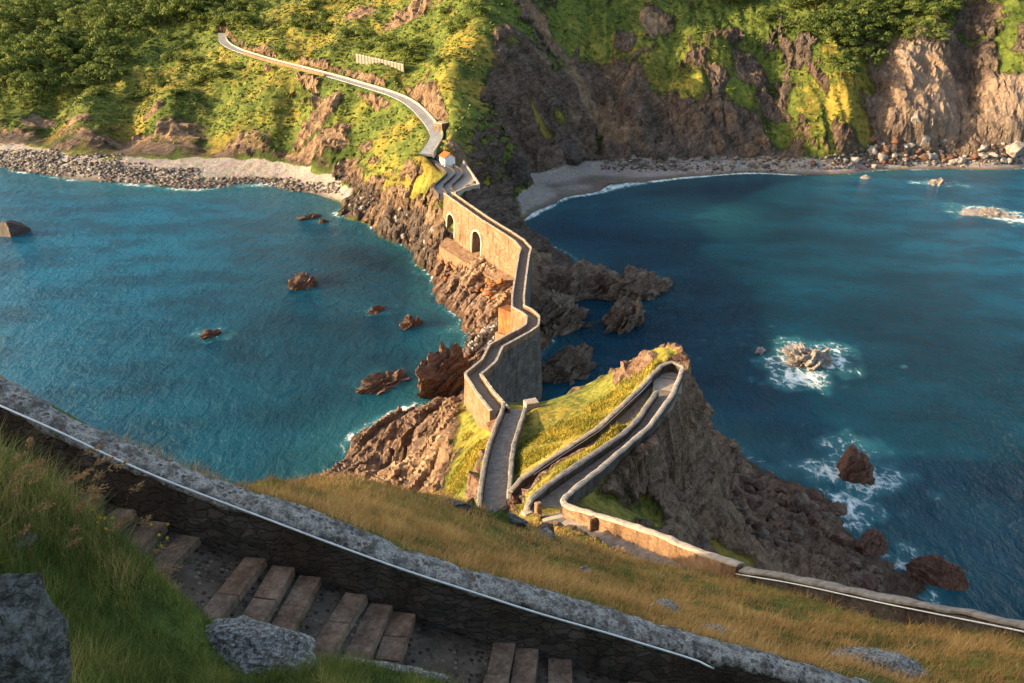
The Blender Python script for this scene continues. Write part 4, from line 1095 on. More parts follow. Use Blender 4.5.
pl = prism('plaza', [p + Vector((0, 0, .12)) for p in PLAZA], 2.5, M['plaza'], None)
tag(pl, kind='structure')
rim = resample([PLAZA[2] + Vector((.1, 0, .1)), PLAZA[3] + Vector((.1, 0, .1)), PLAZA[4] + Vector((0, -.1, .1)), BR[0] + Vector((1.6, .9, .1))], .8)
wl = sweep('plaza_wall', rim, [(.2, -2.5), (.2, .7), (-.2, .7), (-.2, -2.5)], M['coping'], None, .04, 44)
tag(wl, 'pale rim wall round the open triangular terrace at the causeway head', 'wall')
RAMP0 = resample([PZ(426, 154, 18.9), PZ(433, 158, 18.5), PZ(444, 166, 17.8), PZ(457, 174, 17.2), PZ(449, 182, 16.8), PZ(441, 189, 16.5), BR[0]], .9, 1)
pth = sweep('path', RAMP0, [(2.0, .1), (2.0, -1.0), (-2.0, -1.0), (-2.0, .1)], M['road']); tag(pth, kind='structure')
for l, lab in ((2.1, 'dark outer kerb wall of the zigzag path down from the white hut'), (-2.1, 'dark inner kerb wall of the zigzag path beside the white hut'), (0, 'dark middle kerb wall dividing the zigzag path below the hut')):
    wl = sweep('kerb_wall', off(RAMP0, l), [(.16, -.8), (.16, .75), (-.16, .75), (-.16, -.8)], M['stone_dark'], None, .03, 46)
    tag(wl, lab, 'wall')

# ---- island: lower steps, switchback ramps and their walls --------
def flight(name, label, P_, rise, hw, mat, gap=.0):
    e = empty(name, P_[len(P_) // 2]); tag(e, label, 'staircase')
    tot = abs(P_[-1].z - P_[0].z); n_ = max(3, int(tot / rise))
    s = arc(P_); 
    fine = resample(P_, s[-1] / n_)
    for a, b in zip(fine, fine[1:]):
        t = (b - a); t.z = 0; Lh = t.length; t.normalize(); m = Vector((-t.y, t.x, 0))
        hi = max(a.z, b.z)
        bm = bmesh.new(); c = (a + b) / 2; c.z = hi - .35 + random.uniform(-.01, .01)
        box(bm, c, Lh / 2 + .03 - gap, hw, .35, (t, m, Vector((0, 0, 1))), .015)
        bm_obj('step', bm, mat, e)
    return e
st = flight('stone_staircase', 'narrow walled flight of stone steps climbing from the causeway end', resample(LST, .5, 2), .25, .95, M['step_grey'], .14)
def wall_thing(label, top, h, th, mat='stone_warm', cop='coping', outer_drop=None, seed=0, rail=None, step=.7, smooth_it=1, hb=None):
    P_ = resample(top, step, smooth_it)
    e = empty('parapet_wall', P_[len(P_) // 2]); tag(e, label, 'wall')
    sweep('wall', P_, [(th / 2, -h), (th / 2, -.1), (-th / 2, -.1), (-th / 2, -h)], M[mat], e, .05, seed)
    sweep('coping', P_, [(th / 2 + .05, -.1), (th / 2 + .05, .0), (th * .3, .05), (-th * .3, .05), (-th / 2 - .05, .0), (-th / 2 - .05, -.1)], M[cop], e, .10, seed + 1, nscale=.7)
    if rail is not None:
        r_ = tube('handrail', [p + Vector((0, 0, .02)) for p in off(P_[rail[1]:rail[2]], rail[0], -.18)], .028, M['steel'], e, 8)
    return e
LS = resample(LST, .6, 2)
wall_thing('left parapet of the lower steps, low and grey along the grass', off(LS, -1.2, .85), 1.7, .34, 'stone_warm', 'coping_dark', seed=50)
wall_thing('right parapet of the lower steps beside the yellow grass spur', off(LS, 1.2, .85)[2:42], 1.6, .34, 'stone_warm', 'coping_dark', seed=52)
wall_thing('outer parapet of the lower ramp, running up the spur to the hairpin bend', WA, 1.8, .34, 'stone_dark', 'coping_dark', seed=54, rail=(-.3, 4, 30), smooth_it=0)
wall_thing('inner parapet between the two ramps with a strip of yellow grass below it', WB, 1.5, .34, 'stone_dark', 'coping_dark', seed=56)
wall_thing('right parapet of the upper ramp along the brink of the shaded cliff', WC, 2.6, .32, 'stone_dark', 'coping_mid', seed=58, smooth_it=0)
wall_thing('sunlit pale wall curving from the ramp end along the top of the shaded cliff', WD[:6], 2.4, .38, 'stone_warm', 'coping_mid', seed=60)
wall_thing('dark shaded rough wall with a thin handrail running on down to the right edge of the photo', [WD[5] + Vector((.02, -.3, -.03))] + [p + Vector((0, 0, -.04)) for p in WD[6:]], 2.4, .36, 'stone_dark', 'coping_dark', seed=66, rail=(-.34, 0, 60))  # separate stretch of darker stone and coping, its shade put into the colour
RP1 = resample(RAMP1, .8); RP2 = resample(RAMP2, .8, 1)
for nm, pp, hw in (('ramp', RP1, .88), ('ramp', RP2, 1.1), ('ramp', resample(LAND, .7, 1), 1.35)):
    o = sweep(nm, pp, [(hw, .02), (hw, -.5), (-hw, -.5), (-hw, .02)], M['plaza' if hw > 1.2 else 'paving'], None, .03, 62); tag(o, kind='structure')
    pp = None
for o in [o for o in COL.objects if o.name.startswith('ramp')]:
    o.location.z += {'ramp': 0, 'ramp.001': .006, 'ramp.002': .012}.get(o.name, 0)
flight('stone_staircase', 'long shaded flight of stone steps below the pale wall at right', resample(UPATH[3:], .5, 1), .17, .85, M['step_grey'], .03)
o = sweep('path', resample(UPATH[:5], .6, 1), [(.9, .03), (.9, -.5), (-.9, -.5), (-.9, .03)], M['plaza'], None, .03, 64); tag(o, kind='structure')
def block(name, label, cat, p, sx, sy, sz, rz, mat, jit=.04):
    X = Vector((math.cos(rz), math.sin(rz), 0)); Y = Vector((-X.y, X.x, 0))
    bm = bmesh.new(); box(bm, (0, 0, sz), sx, sy, sz, (X, Y, Vector((0, 0, 1))), jit)
    bmesh.ops.subdivide_edges(bm, edges=bm.edges[:], cuts=2, use_grid_fill=True)
    bmesh.ops.bevel(bm, geom=[e for e in bm.edges if e.calc_face_angle(0) > .8], offset=.05, segments=2, affect='EDGES')
    o = bm_obj(name, bm, M[mat]); o.location = p
    return tag(o, label, cat)
p = PZ(533, 412, 18.6); block('stone_block', 'square pale stone block at the head of the causeway beside the lower steps', 'block', (p.x - .2, p.y, 18.4), .75, .65, .8, .3, 'coping_mid')
p = PZ(538, 517, 29.6); block('stone_post', 'slim pointed stone post at the bend of the ramps', 'post', (p.x, p.y, 29.2), .18, .18, .8, .4, 'stone_warm', .05)
p = PZ(593, 522, 31.2); block('stone_post', 'stubby buttress post against the sunlit pale wall', 'post', (p.x - .1, p.y - .45, 30.6), .22, .2, .65, .4, 'stone_warm', .05)
p = PZ(527, 517, 29.0); block('wall_end', 'tall pale end face of the inner ramp parapet by the red rock', 'wall end', (p.x, p.y - .2, 26.6), .32, .3, 1.5, .5, 'coping')

# ---- foreground wall and stairs -----------------------------------
n = NT('lichen_coping', .95, .1)
v1 = n.vor(10.5, 'F1'); v2 = n.vor(33, 'F1', None); nz = n.noise(5, 6, .75); nf = n.noise(45, 4, .7); big = n.noise(1.6, 4, .6)
peb = n.mr(v1, .26, .44); sepc = n.vor(10.5, 'F1', None, 'Color')
col = n.mix(n.mr(nz, .38, .6), (.14, .128, .115), (.45, .425, .39))
col = n.mix(n.math('ADD', .3, n.math('MULTIPLY', n.mr(nf, .38, .55), .7)), (.055, .05, .048), col)
col = n.mix(n.math('MULTIPLY', n.math('SUBTRACT', 1, peb), n.mr(big, .36, .55)), col, n.ramp(sepc, [(.2, (.085, .075, .07)), (.5, (.15, .13, .115)), (.62, (.18, .085, .06)), (.8, (.25, .24, .225))]))
lo = n.mr(n.geo('Normal'), 0, 1)
M['lichen_coping'] = n.out(col, n.bump(n.math('ADD', n.math('MULTIPLY', peb, -.6), n.math('ADD', nz, n.math('MULTIPLY', nf, .5))), 1.0, .05))
n = NT('pebbled_floor', .9, .15)
v = n.vor(11, 'F1'); cc = n.vor(11, 'F1', None, 'Color'); e_ = n.noise(3, 5, .7)
peb = n.mr(v, .3, .42)
pc = n.ramp(cc, [(.2, (.03, .025, .022)), (.6, (.10, .075, .06)), (.85, (.2, .16, .13))])
col = n.mix(peb, pc, n.ramp(e_, [(.35, (.055, .042, .034)), (.65, (.15, .115, .09))]))
M['pebble'] = n.out(col, n.bump(n.math('ADD', n.math('MULTIPLY', peb, -1), n.noise(30, 4)), .9, .03))
n = NT('step_stone', .85, .2)
a_ = n.noise(2.2, 6, .7); b_ = n.noise(14, 5, .7)
col = n.ramp(n.math('ADD', n.math('MULTIPLY', a_, .6), n.math('MULTIPLY', b_, .4)), [(.36, (.06, .043, .033)), (.5, (.165, .115, .085)), (.64, (.30, .225, .175))])
sep = n.attr('tint')
col = n.mix(n.math('MULTIPLY', sep, .75), col, n.mix(1.0, col, (1.06, .9, .8), 'MULTIPLY'))
M['step_stone'] = n.out(col, n.bump(n.math('ADD', a_, n.math('MULTIPLY', b_, .5)), .6, .03))

WP = resample(WT, .12, 2)
e = empty('parapet_wall', WP[len(WP) // 2] - Vector((0, 0, 1.1)))
tag(e, 'dark foreground wall with a lichen grey top and a steel handrail beside the steps', 'wall')
def dense(l0, v0, l1, v1, k): return [(l0 + (l1 - l0) * i / k, v0 + (v1 - v0) * i / k) for i in range(k)]
prof = dense(-.20, -.12, -.235, -1.35, 9) + dense(-.24, -1.35, .24, -1.35, 2) + dense(.24, -1.35, .2, -.16, 5) + dense(.2, -.16, -.20, -.12, 3)
sweep('wall', WP, prof, M['stone_dark'], e, .07, 70, True, .3)
prof = [(.235, -.22), (.25, -.13), (.235, -.05), (.16, .0), (.05, .025), (-.06, .025), (-.15, .0), (-.215, -.04), (-.235, -.09), (-.215, -.14)]
sweep('coping', WP, prof, M['lichen_coping'], e, .06, 73, True, .16)
RPX = [(-60, 377), (0, 406), (58, 431), (117, 460), (176, 485), (260, 516.5), (340, 547), (412, 573), (474, 592.5), (533, 612), (600, 631), (640, 643), (689, 658), (702, 662.5), (710, 667.5), (715, 672.5)]
rp = []
for px, py in RPX:
    D = 11.8
    for _ in range(6):
        q = PD(px, py, D); y = lerp_path(WT, q.x).y - .335
        D = y / (CP - (py - 341.5) / F * SP)
    rp.append(PD(px, py, D))
rp[-1].y += .08
hr = tube('handrail', resample(rp, .15, 2), .0175, M['steel'], e, 10)
for k in (3, 6, 9, 12):
    p = rp[k]; tube('bracket', [p + Vector((0, .14, -.07)), p + Vector((0, .05, -.06)), p + Vector((0, 0, -.015))], .008, M['steel'], hr, 6)

WL = resample(WT, .05, 2)
stair = empty('stone_staircase', lerp_path(WT, 0) + Vector((0, -1, -1.1)))
tag(stair, 'worn foreground stairway of brown stone slabs descending beside the dark wall', 'staircase')
base = [Vector((p.x, p.y - .26, p.z - .86)) for p in WL]
fl = [p + Vector((-.1, -.78, -.085)) for p in resample(base, .25)]
sweep('landing', fl, [(.78, 0), (.4, .01), (0, .0), (-.4, -.01), (-.85, -.02), (-.85, -.4), (.78, -.4)], M['pebble'], stair, .03, 77, True, .3)
STEPX = [-22, 8, 38, 66, 96, 128, 158, 190, 257, 284, 311, 357, 382, 404, 505, 528, 560, 640, 664, 690, 760, 790]
for k, sx in enumerate(STEPX):
    q, t = seg_at_px(base, sx)
    t = Vector((t.x, t.y, 0)).normalized(); m = Vector((t.y, -t.x, 0))        # m points to the near side
    sk = random.uniform(-.06, .06); m2 = (m + t * (sk - .05)).normalized()
    hw = random.uniform(.165, .188)
    bm = bmesh.new(); pos = .02; tints = []
    W_ = random.uniform(1.42, 1.55)
    nst = random.choice((1, 2, 2, 3)); cutsw = sorted([0, 1] + [(i + random.uniform(-.18, .18)) / nst for i in range(1, nst)])
    for c0_, c1_ in zip(cutsw, cutsw[1:]):
        l0, l1 = c0_ * W_, c1_ * W_
        c = q + m2 * ((l0 + l1) / 2 + .02) + Vector((0, 0, -.07 + random.uniform(-.012, .012)))
        b2 = bmesh.new()
        box(b2, c, hw + random.uniform(-.008, .005), (l1 - l0) / 2 - .006, .085, (t, m2, Vector((random.uniform(-.02, .02), random.uniform(-.02, .02), 1)).normalized()), .008)
        bmesh.ops.bevel(b2, geom=b2.edges[:], offset=.008, segments=1, affect='EDGES')
        bmesh.ops.subdivide_edges(b2, edges=[e_ for e_ in b2.edges if e_.calc_length() > .12], cuts=4, use_grid_fill=True)
        for v in b2.verts:
            nz_ = fbm3(np.array([v.co[:]]) * 7, 3, k)[0]; v.co.z += nz_ * .012; v.co.x += nz_ * .008
        me_ = bpy.data.meshes.new('tmp'); b2.to_mesh(me_); n0 = len(bm.faces); bm.from_mesh(me_); b2.free(); bpy.data.meshes.remove(me_)
        tints += [random.random()] * (len(bm.faces) - n0)
    o = bm_obj('step', bm, M['step_stone'], stair)
    a_ = o.data.attributes.new('tint', 'FLOAT', 'FACE'); a_.data.foreach_set('value', np.array(tints, np.float32))

# ---- loose rocks on the near slope and boulders on the shores -----
def land_rock(name, label, px, py, wpx, asp, mat, seed, zm=.6, sink=.3, D=None, hf=None, rot=0, **kw):
    p = PD(px, py, D) if D else hit(hf or IS, px, py)
    d = to_px(p)[2]; r = wpx * d / F
    return rock(name, label, 'rock', (p.x, p.y, p.z + r * zm * (1 - 2 * sink) - (r * zm * .4 if D else 0)), (r, r * asp, r * zm), M[mat], seed, rot=rot, **kw)
land_rock('boulder', 'lichen covered boulder filling the lower left corner', -26, 668, 78, .7, 'rock_lichen', 101, 1.5, .25, D=4.9, rot=.5, facet=.6, rough=.14, sub=6)
land_rock('boulder', 'rough grey rock at the near edge of the foreground steps', 250, 648, 105, .42, 'rock_lichen_pale', 102, .19, .3, D=9.3, rot=-.25, facet=.5, rough=.3, sub=6)
land_rock('boulder', 'low grey rock under the lowest slabs at the bottom of the photo', 368, 678, 72, .36, 'rock_lichen_pale', 103, .25, .3, D=9.6, rot=-.2, facet=.5, rough=.2)
land_rock('boulder', 'small grey rock half buried in the grass at the left edge', 14, 545, 26, .7, 'rock_lichen', 104, .6, .3, D=7.9, rough=.15)
land_rock('boulder', 'small rounded grey stone alone on the dry grass slope', 584, 574, 8, .7, 'rock_pale', 105, .8, .3, rough=.12)
land_rock('boulder', 'flat grey rock in the dry grass just above the wall top', 664, 609, 19, .7, 'rock_lichen_pale', 106, .35, .35, rough=.2)
land_rock('boulder', 'low grey rock slab on the grass between wall and flat rock', 716, 634, 17, .6, 'rock_lichen_pale', 107, .3, .35)
land_rock('boulder', 'long grey ledge of rock behind the wall at lower right', 880, 672, 48, .4, 'rock_lichen_pale', 108, .35, .3, rot=-.35, rough=.2)
land_rock('boulder', 'pale pinkish rock at the crest where shade meets sun', 545, 536, 11, .7, 'rock_pale', 109, .7, .4, rough=.2)
land_rock('boulder', 'grey ledge along the crest of the dry slope', 505, 520, 26, .35, 'rock_lichen', 110, .3, .45, rot=-.5, rough=.2)
land_rock('boulder', 'low grey ledge at the crest left of the lower steps', 455, 506, 18, .4, 'rock_lichen', 111, .3, .45, rot=-.4, rough=.2)
land_rock('boulder', 'rusty red outcrop wedged between the steps and the inner wall end', 516, 513, 12, .7, 'rock_red', 112, 1.3, .45, rot=.5, bed=.25, rough=.25)
land_rock('boulder', 'rust brown outcrop capping the tip of the spur beyond the hairpin', 679, 361, 9, .6, 'rock_red', 113, .7, .4, rough=.25)
land_rock('boulder', 'huge white block standing in the landslip below the right cliff', 912, 127, 9, .7, 'rock_pale', 114, 1.0, .2, hf=ML, rough=.08, cuts=9, facet=.5)
land_rock('boulder', 'big pale block at the foot of the landslip beneath the white one', 920, 148, 8, .7, 'rock_pale', 115, .9, .2, hf=ML, rough=.08, cuts=9)
land_rock('boulder', 'large pale boulder on the shore at the right edge', 1014, 155, 12, .8, 'rock_pale', 116, .9, .2, hf=ML, rough=.1)
land_rock('boulder', 'rounded dark crag at the end of a grassy rib on the shaded beach', 570, 163, 16, .6, 'rock_dark', 117, .9, .3, hf=ML, rot=.5, bed=.6)
land_rock('boulder', 'dark crag at the foot of the headland beside the grey beach', 518, 178, 14, .7, 'rock_dark', 118, 1.2, .3, hf=ML, bed=.6)

def boulder_field(name, label, group, mats, n_, spots, rmin, rmax, hf, seed, zlim=(-.2, 9), asp=.75):
    r = np.random.default_rng(seed)
    protos = {}
    for m in mats:
        for k in range(5):
            V, Fc = rock_shape(1, asp, .72, seed * 31 + k, 3, 12, rough=.14, facet=.6)
            o_ = np_mesh(name, V, Fc, M[m]); protos.setdefault('l', []).append(o_.data)
            COL.objects.unlink(o_); bpy.data.objects.remove(o_)
    made = 0; tries = 0
    while made < n_ and tries < n_ * 30:
        tries += 1
        px, py, sx, sy = spots[r.integers(len(spots))]
        p = hit(hf, px + r.normal() * sx, py + r.normal() * sy, d0=60)
        if p is None or not zlim[0] < p.z < zlim[1]: continue
        o = bpy.data.objects.new(name, protos['l'][r.integers(len(protos['l']))])
        s = rmin * (rmax / rmin) ** (r.random() ** 1.8)
        o.location = (p.x, p.y, p.z + s * .15); o.scale = (s, s, s * r.uniform(.7, 1.1)); o.rotation_euler = (r.uniform(-.3, .3), r.uniform(-.3, .3), r.uniform(0, 6.28))
        COL.objects.link(o); tag(o, label, 'boulder', group); made += 1
boulder_field('shore_boulder', 'one of the pale and rusty boulders heaped along the shore below the landslip cliff', 'boulders heaped below the right hand cliff', ['rock_pale', 'rock_brown', 'rock_pale', 'rock_red'], 150,
              [(900, 160, 30, 5), (950, 158, 25, 5), (1000, 155, 22, 5), (920, 145, 16, 6), (860, 163, 20, 3), (890, 150, 14, 5)], .7, 2.6, ML, 5)
boulder_field('shore_boulder', 'one of the reddish boulders strewn over the shaded shore right of the spur', 'red boulders below the shaded cliff', ['rock_red', 'rock_umber'], 60,
              [(770, 500, 22, 14), (745, 490, 12, 14), (800, 530, 25, 12), (830, 510, 14, 8), (760, 530, 16, 14), (860, 572, 16, 6)], .6, 2.0, IS, 6, (-.3, 9))
boulder_field('shore_boulder', 'one of the brown boulders along the foot of the headland left of the causeway', 'brown boulders left of the causeway head', ['rock_brown', 'rock_pale'], 60,
              [(380, 215, 14, 8), (410, 225, 12, 8), (360, 205, 14, 7), (425, 240, 8, 8)], .5, 1.6, ML, 7, (-.3, 9))
boulder_field('shore_boulder', 'one of the orange lit boulders piled under the causeway apron', 'orange boulders under the causeway apron', ['rock_brown', 'orange'], 40,
              [(455, 275, 8, 6), (475, 285, 9, 6), (445, 262, 5, 6), (490, 292, 6, 5)], .5, 1.5, CA, 8, (-.3, 7))

# uncountable stones of the two beaches
def stones(name, mat, n_, spots, r0, r1, hf, seed, zlim):
    r = np.random.default_rng(seed)
    Vs, Fs, T = [], [], []; c = 0; asz = 1
    bank = [rock_shape(1, .8, .65, seed + k, 2, 8, facet=.65) for k in range(6)]
    k = 0
    for _ in range(n_ * 6):
        if k >= n_: break
        px, py, sx, sy = spots[r.integers(len(spots))]
        p = hit(hf, px + r.uniform(-sx, sx), py + r.uniform(-sy, sy), d0=90)
        if p is None or not zlim[0] < p.z < zlim[1]: continue
        V, Fc = bank[r.integers(6)]
        s = r0 * (r1 / r0) ** (r.random() ** 2); a = r.uniform(0, 6.28)
        Rm = np.array([[math.cos(a), math.sin(a), 0], [-math.sin(a), math.cos(a), 0], [0, 0, 1]])
        Vs.append(V @ Rm * s + np.array(p)); Fs.append(Fc + c); T.append(np.full(len(V), r.random())); c += len(V); k += 1
    o = np_mesh(name, np.concatenate(Vs), np.concatenate(Fs), M[mat], attrs=dict(tint=np.concatenate(T))); return tag(o, kind='stuff')
stones('beach_stones', 'beach_stone', 4200, [(60, 164, 62, 10), (150, 176, 50, 8), (240, 184, 60, 6), (20, 158, 40, 8), (250, 188, 90, 5), (70, 170, 80, 7)], .25, 1.1, ML, 91, (-.3, 4.5))
stones('cove_stones', 'beach_stone', 2200, [(700, 166, 90, 7), (800, 163, 70, 6), (640, 165, 40, 5), (870, 160, 40, 5), (940, 152, 80, 10), (960, 160, 60, 6)], .25, 1.1, ML, 92, (-.2, 8))
stones('isthmus_stones', 'rock_dark', 500, [(488, 332, 20, 12), (470, 345, 14, 10)], .2, .6, CA, 93, (-.3, 4))
# ---------------------------------------------------------------- trees and scrub of the mainland
def leaf_quads(C, R, n_per, size, r, flat=.75, up=.35):
    """C (k,3) lobe centres, R (k,) radii -> quads scattered over the lobes' shells"""
    k = len(C); n_ = k * n_per
    idx = np.repeat(np.arange(k), n_per)
    d = r.normal(size=(n_, 3)); d /= np.linalg.norm(d, axis=1, keepdims=True)
    d[:, 2] = np.abs(d[:, 2]) * .9 - .25 * r.random(n_)
    rad = R[idx] * (.72 + .38 * r.random(n_))
    pos = C[idx] + d * rad[:, None] * np.array([1, 1, flat])
    nrm = d + r.normal(size=(n_, 3)) * .55 + np.array([0, 0, up]); nrm /= np.linalg.norm(nrm, axis=1, keepdims=True)
    a = np.cross(nrm, r.normal(size=(n_, 3))); a /= np.linalg.norm(a, axis=1, keepdims=True); b = np.cross(nrm, a)
    s = (size * (.6 + .8 * r.random(n_)))[:, None]
    V = np.stack([pos - a * s * .5 - b * s * .45, pos + a * s * .5 - b * s * .3, pos + a * s * .4 + b * s * .5, pos - a * s * .45 + b * s * .4], 1).reshape(-1, 3)
    T = np.clip(.5 + .16 * r.normal(size=k)[idx] + .16 * r.normal(size=n_) , 0, 1)
    return V, np.arange(n_ * 4).reshape(-1, 4), T

def tree_proto(seed, hgt, wid, bush=False):
    r = np.random.default_rng(seed)
    k = 20
    C = r.normal(size=(k, 3)) * np.array([.33, .33, .2]) * wid
    C[:, 2] = C[:, 2] * hgt / wid * 1.0 + hgt * (.62 if not bush else .42)
    R = (.17 + .13 * r.random(k)) * wid
    V, Fq, T = leaf_quads(C, R, 70, wid * .058, r)
    crown = np_mesh('crown', V, Fq, M['leaf_dark'], attrs=dict(tint=T)); cm = crown.data
    COL.objects.unlink(crown); bpy.data.objects.remove(crown)
    bm_parts = []
    tr = tube('trunk', [(0, 0, -.6), (.1, .05, hgt * .3), (.05, -.1, hgt * .62)], wid * .04, M['bark'], None, 6, .5)
    tm = tr.data; COL.objects.unlink(tr); bpy.data.objects.remove(tr)
    return cm, tm
PROTO = [tree_proto(200 + k, 1.0, 1.0 + .12 * (k % 3)) for k in range(7)]
BPROTO = [tree_proto(300 + k, .75, 1.2, True) for k in range(4)]
def plant_tree(p, s, protos, r, name, label, cat, group):
    cm, tm = protos[r.integers(len(protos))]
    e = bpy.data.objects.new(name, None); e.location = p; e.rotation_euler = (0, 0, r.uniform(0, 6.28)); sc = s
    e.scale = (sc, sc, sc * r.uniform(.85, 1.2)); e.empty_display_size = .3; COL.objects.link(e)
    for nm, me in (('crown', cm), ('trunk', tm)):
        o = bpy.data.objects.new(nm, me); o.parent = e; COL.objects.link(o)
    tag(e, label, cat, group)
rt = np.random.default_rng(55)
def grove(n_, spots, s0, s1, protos, name, label, cat, group, mind=.55):
    done = []
    t = 0
    while len(done) < n_ and t < n_ * 25:
        t += 1
        px, py, sx, sy = spots[rt.integers(len(spots))]
        p = hit(ML, px + rt.normal() * sx, py + rt.normal() * sy, d0=150)
        if p is None or p.z < 6: continue
        s = rt.uniform(s0, s1)
        if any((p.x - q[0]) ** 2 + (p.y - q[1]) ** 2 < (mind * (s + q[2]) * .5) ** 2 for q in done): continue
        x_, y_, _d = to_px(p)
        if min((p - q).length for q in ROAD) < s * .5 + 2.5: continue
        done.append((p.x, p.y, s)); plant_tree(p, s, protos, rt, name, label, cat, group)
grove(150, [(20, 20, 40, 24), (60, 60, 40, 18), (110, 25, 40, 20), (20, 85, 30, 10), (170, 12, 30, 10), (80, 78, 26, 8), (215, 10, 20, 8), (222, 26, 8, 4)], 3.5, 11, PROTO,
      'broadleaf_tree', 'one of the rounded green trees of the dense wood on the upper left hillside', 'tree', 'trees of the wood on the left hillside', .6)
grove(58, [(210, 80, 14, 6), (235, 70, 12, 5), (190, 60, 16, 6), (290, 45, 20, 10), (320, 30, 14, 8), (260, 28, 16, 8), (300, 12, 30, 8), (150, 85, 26, 8), (375, 40, 14, 6), (420, 50, 14, 8), (460, 15, 12, 8), (120, 100, 20, 5)], 2.8, 5.2, BPROTO,
      'round_bush', 'one of the dark round bushes scattered on the grass slope about the winding road', 'bush', 'bushes about the winding road', .7)
grove(64, [(850, 15, 30, 10), (890, 20, 25, 12), (820, 35, 18, 10), (860, 50, 14, 12), (925, 10, 20, 8), (780, 10, 22, 8), (905, 35, 18, 6), (845, 75, 8, 12)], 4.0, 7.5, PROTO,
      'cliff_tree', 'one of the bright green trees crowding the top of the right hand cliff', 'tree', 'trees on top of the right cliff', .6)

r = np.random.default_rng(77)
# scrub and tussocks over the mainland slopes: nobody could count them
n_ = 46000
x = r.uniform(-290, 240, n_); y = r.uniform(215, 470, n_)
z = ML.at(x, y); vg = ML.at(x, y, ML_veg)
dd = y * CP - (z - CAMZ) * SP; px = 512 + x / dd * F; py = 341.5 - (y * SP + (z - CAMZ) * CP) / dd * F
cl = fbm(x / 17, y / 17, 4, 61)
ok = (px > -20) & (px < 1044) & (py > -15) & (z > 6) & (r.random(n_) < np.clip(vg, 0, 1) * np.clip(.62 + 1.0 * cl, .1, 1))
RA = np.array([tuple(p) for p in ROAD])
ok &= (((x[:, None] - RA[None, ::2, 0]) ** 2 + (y[:, None] - RA[None, ::2, 1]) ** 2).min(1) > 3.4 ** 2)
for q in (PZ(447, 164, 18), PZ(441, 129, 22.6), PZ(452, 175, 17)): ok &= ((x - q.x) ** 2 + (y - q.y) ** 2 > 25)
x, y, z, cl = x[ok], y[ok], z[ok], cl[ok]
k = len(x); R = (.3 + .7 * r.random(k) ** 2.4 + .3 * np.clip(cl, 0, 1)) * 1.0
V, Fq, T = leaf_quads(np.stack([x, y, z + R * .15], 1), R, 11, .6, r, .6, 1.3)
dr = ML.at(x, y, ML_dry)
T = np.clip(np.repeat(28e-2 + .46 * np.clip(dr, 0, 1) - .2 * np.clip(cl, -.5, 1) + .10 * r.normal(size=k), 11) + .1 * r.normal(size=len(T)), 0, 1)
tag(np_mesh('hillside_scrub', V, Fq, M['leaf_scrub'], attrs=dict(tint=T)), kind='stuff')

# ---------------------------------------------------------------- grass
def blades(name, x, y, z, h, w, tint, mat, r, lean=.35, wind=(.5, .1)):
    n_ = len(x)
    a = r.uniform(0, 6.283, n_); ca, sa = np.cos(a), np.sin(a)
    lx = (r.normal(size=n_) * lean + wind[0] * .5) * h; ly = (r.normal(size=n_) * lean + wind[1] * .5) * h
    b = np.stack([x, y, z - .03], 1); side = np.stack([ca, sa, 0 * ca], 1) * (w * .5)[:, None]
    mid = b + np.stack([lx * .35, ly * .35, h * .6], 1); tip = b + np.stack([lx, ly, h], 1)
    V = np.stack([b - side, b + side, mid + side * .7, mid - side * .7, tip + side * .08, tip - side * .08], 1).reshape(-1, 3)
    o = np.arange(n_)[:, None] * 6
    Fq = np.concatenate([o + np.array([0, 1, 2, 3]), o + np.array([3, 2, 4, 5])])
    return tag(np_mesh(name, V, Fq, M[mat], attrs=dict(tint=np.concatenate([tint, tint]))), kind='stuff')

def clear_of(x, y, lst):
    ok = np.ones(len(x), bool)
    for P_, rad in lst:
        A = np.array([(p.x, p.y) for p in resample(P_, .35)])
        for i in range(0, len(x), 40000):
            s_ = slice(i, i + 40000)
            ok[s_] &= ((x[s_, None] - A[None, :, 0]) ** 2 + (y[s_, None] - A[None, :, 1]) ** 2).min(1) > rad ** 2
    return ok
def view(x, y, z):
    d = y * CP - (z - CAMZ) * SP
    return 512 + x / d * F, 341.5 - (y * SP + (z - CAMZ) * CP) / d * F, d
# dry slope under the wall
n_ = 420000
x = r.uniform(-14, 19, n_); y = r.uniform(9.3, 46, n_); z = IS.at(x, y)
px, py, d = view(x, y, z)
ok = (px > -30) & (px < 1050) & (py > 440) & (py < 700) & (r.random(n_) < np.clip((17 / d) ** 1.5, .13, 1))
x, y, z, d = x[ok], y[ok], z[ok], d[ok]
ok = clear_of(x, y, [(WT, .3), (UPATH, .95), (WD, .3), (LST, 1.45), (WB, .35), (RAMP2, 1.2), (RAMP1, .9)])
wy = np.interp(x, [p.x for p in WT], [p.y for p in WT]); ok &= y > wy + .26
x, y, z, d = x[ok], y[ok], z[ok], d[ok]
k = len(x); pat = fbm(x / 2.6, y / 3.4, 4, 91); pat2 = fbm(x / .7, y / .7, 2, 92)
gz = smooth(7, 13, x + .25 * (y - 20)) * .34
pat3 = fbm(x / 1.1, y / 1.6, 3, 93)
t = np.clip(.62 + .65 * pat + .35 * pat2 + .35 * pat3 - gz + .17 * r.normal(size=k), 0, 1)
blades('dry_grass', x, y, z, (.08 + .19 * r.random(k) ** 1.6) * (1 + .9 * np.clip(pat2 + pat3, -.6, 1)), .0007 * d + .004, t, 'grass_dry', r, .4)
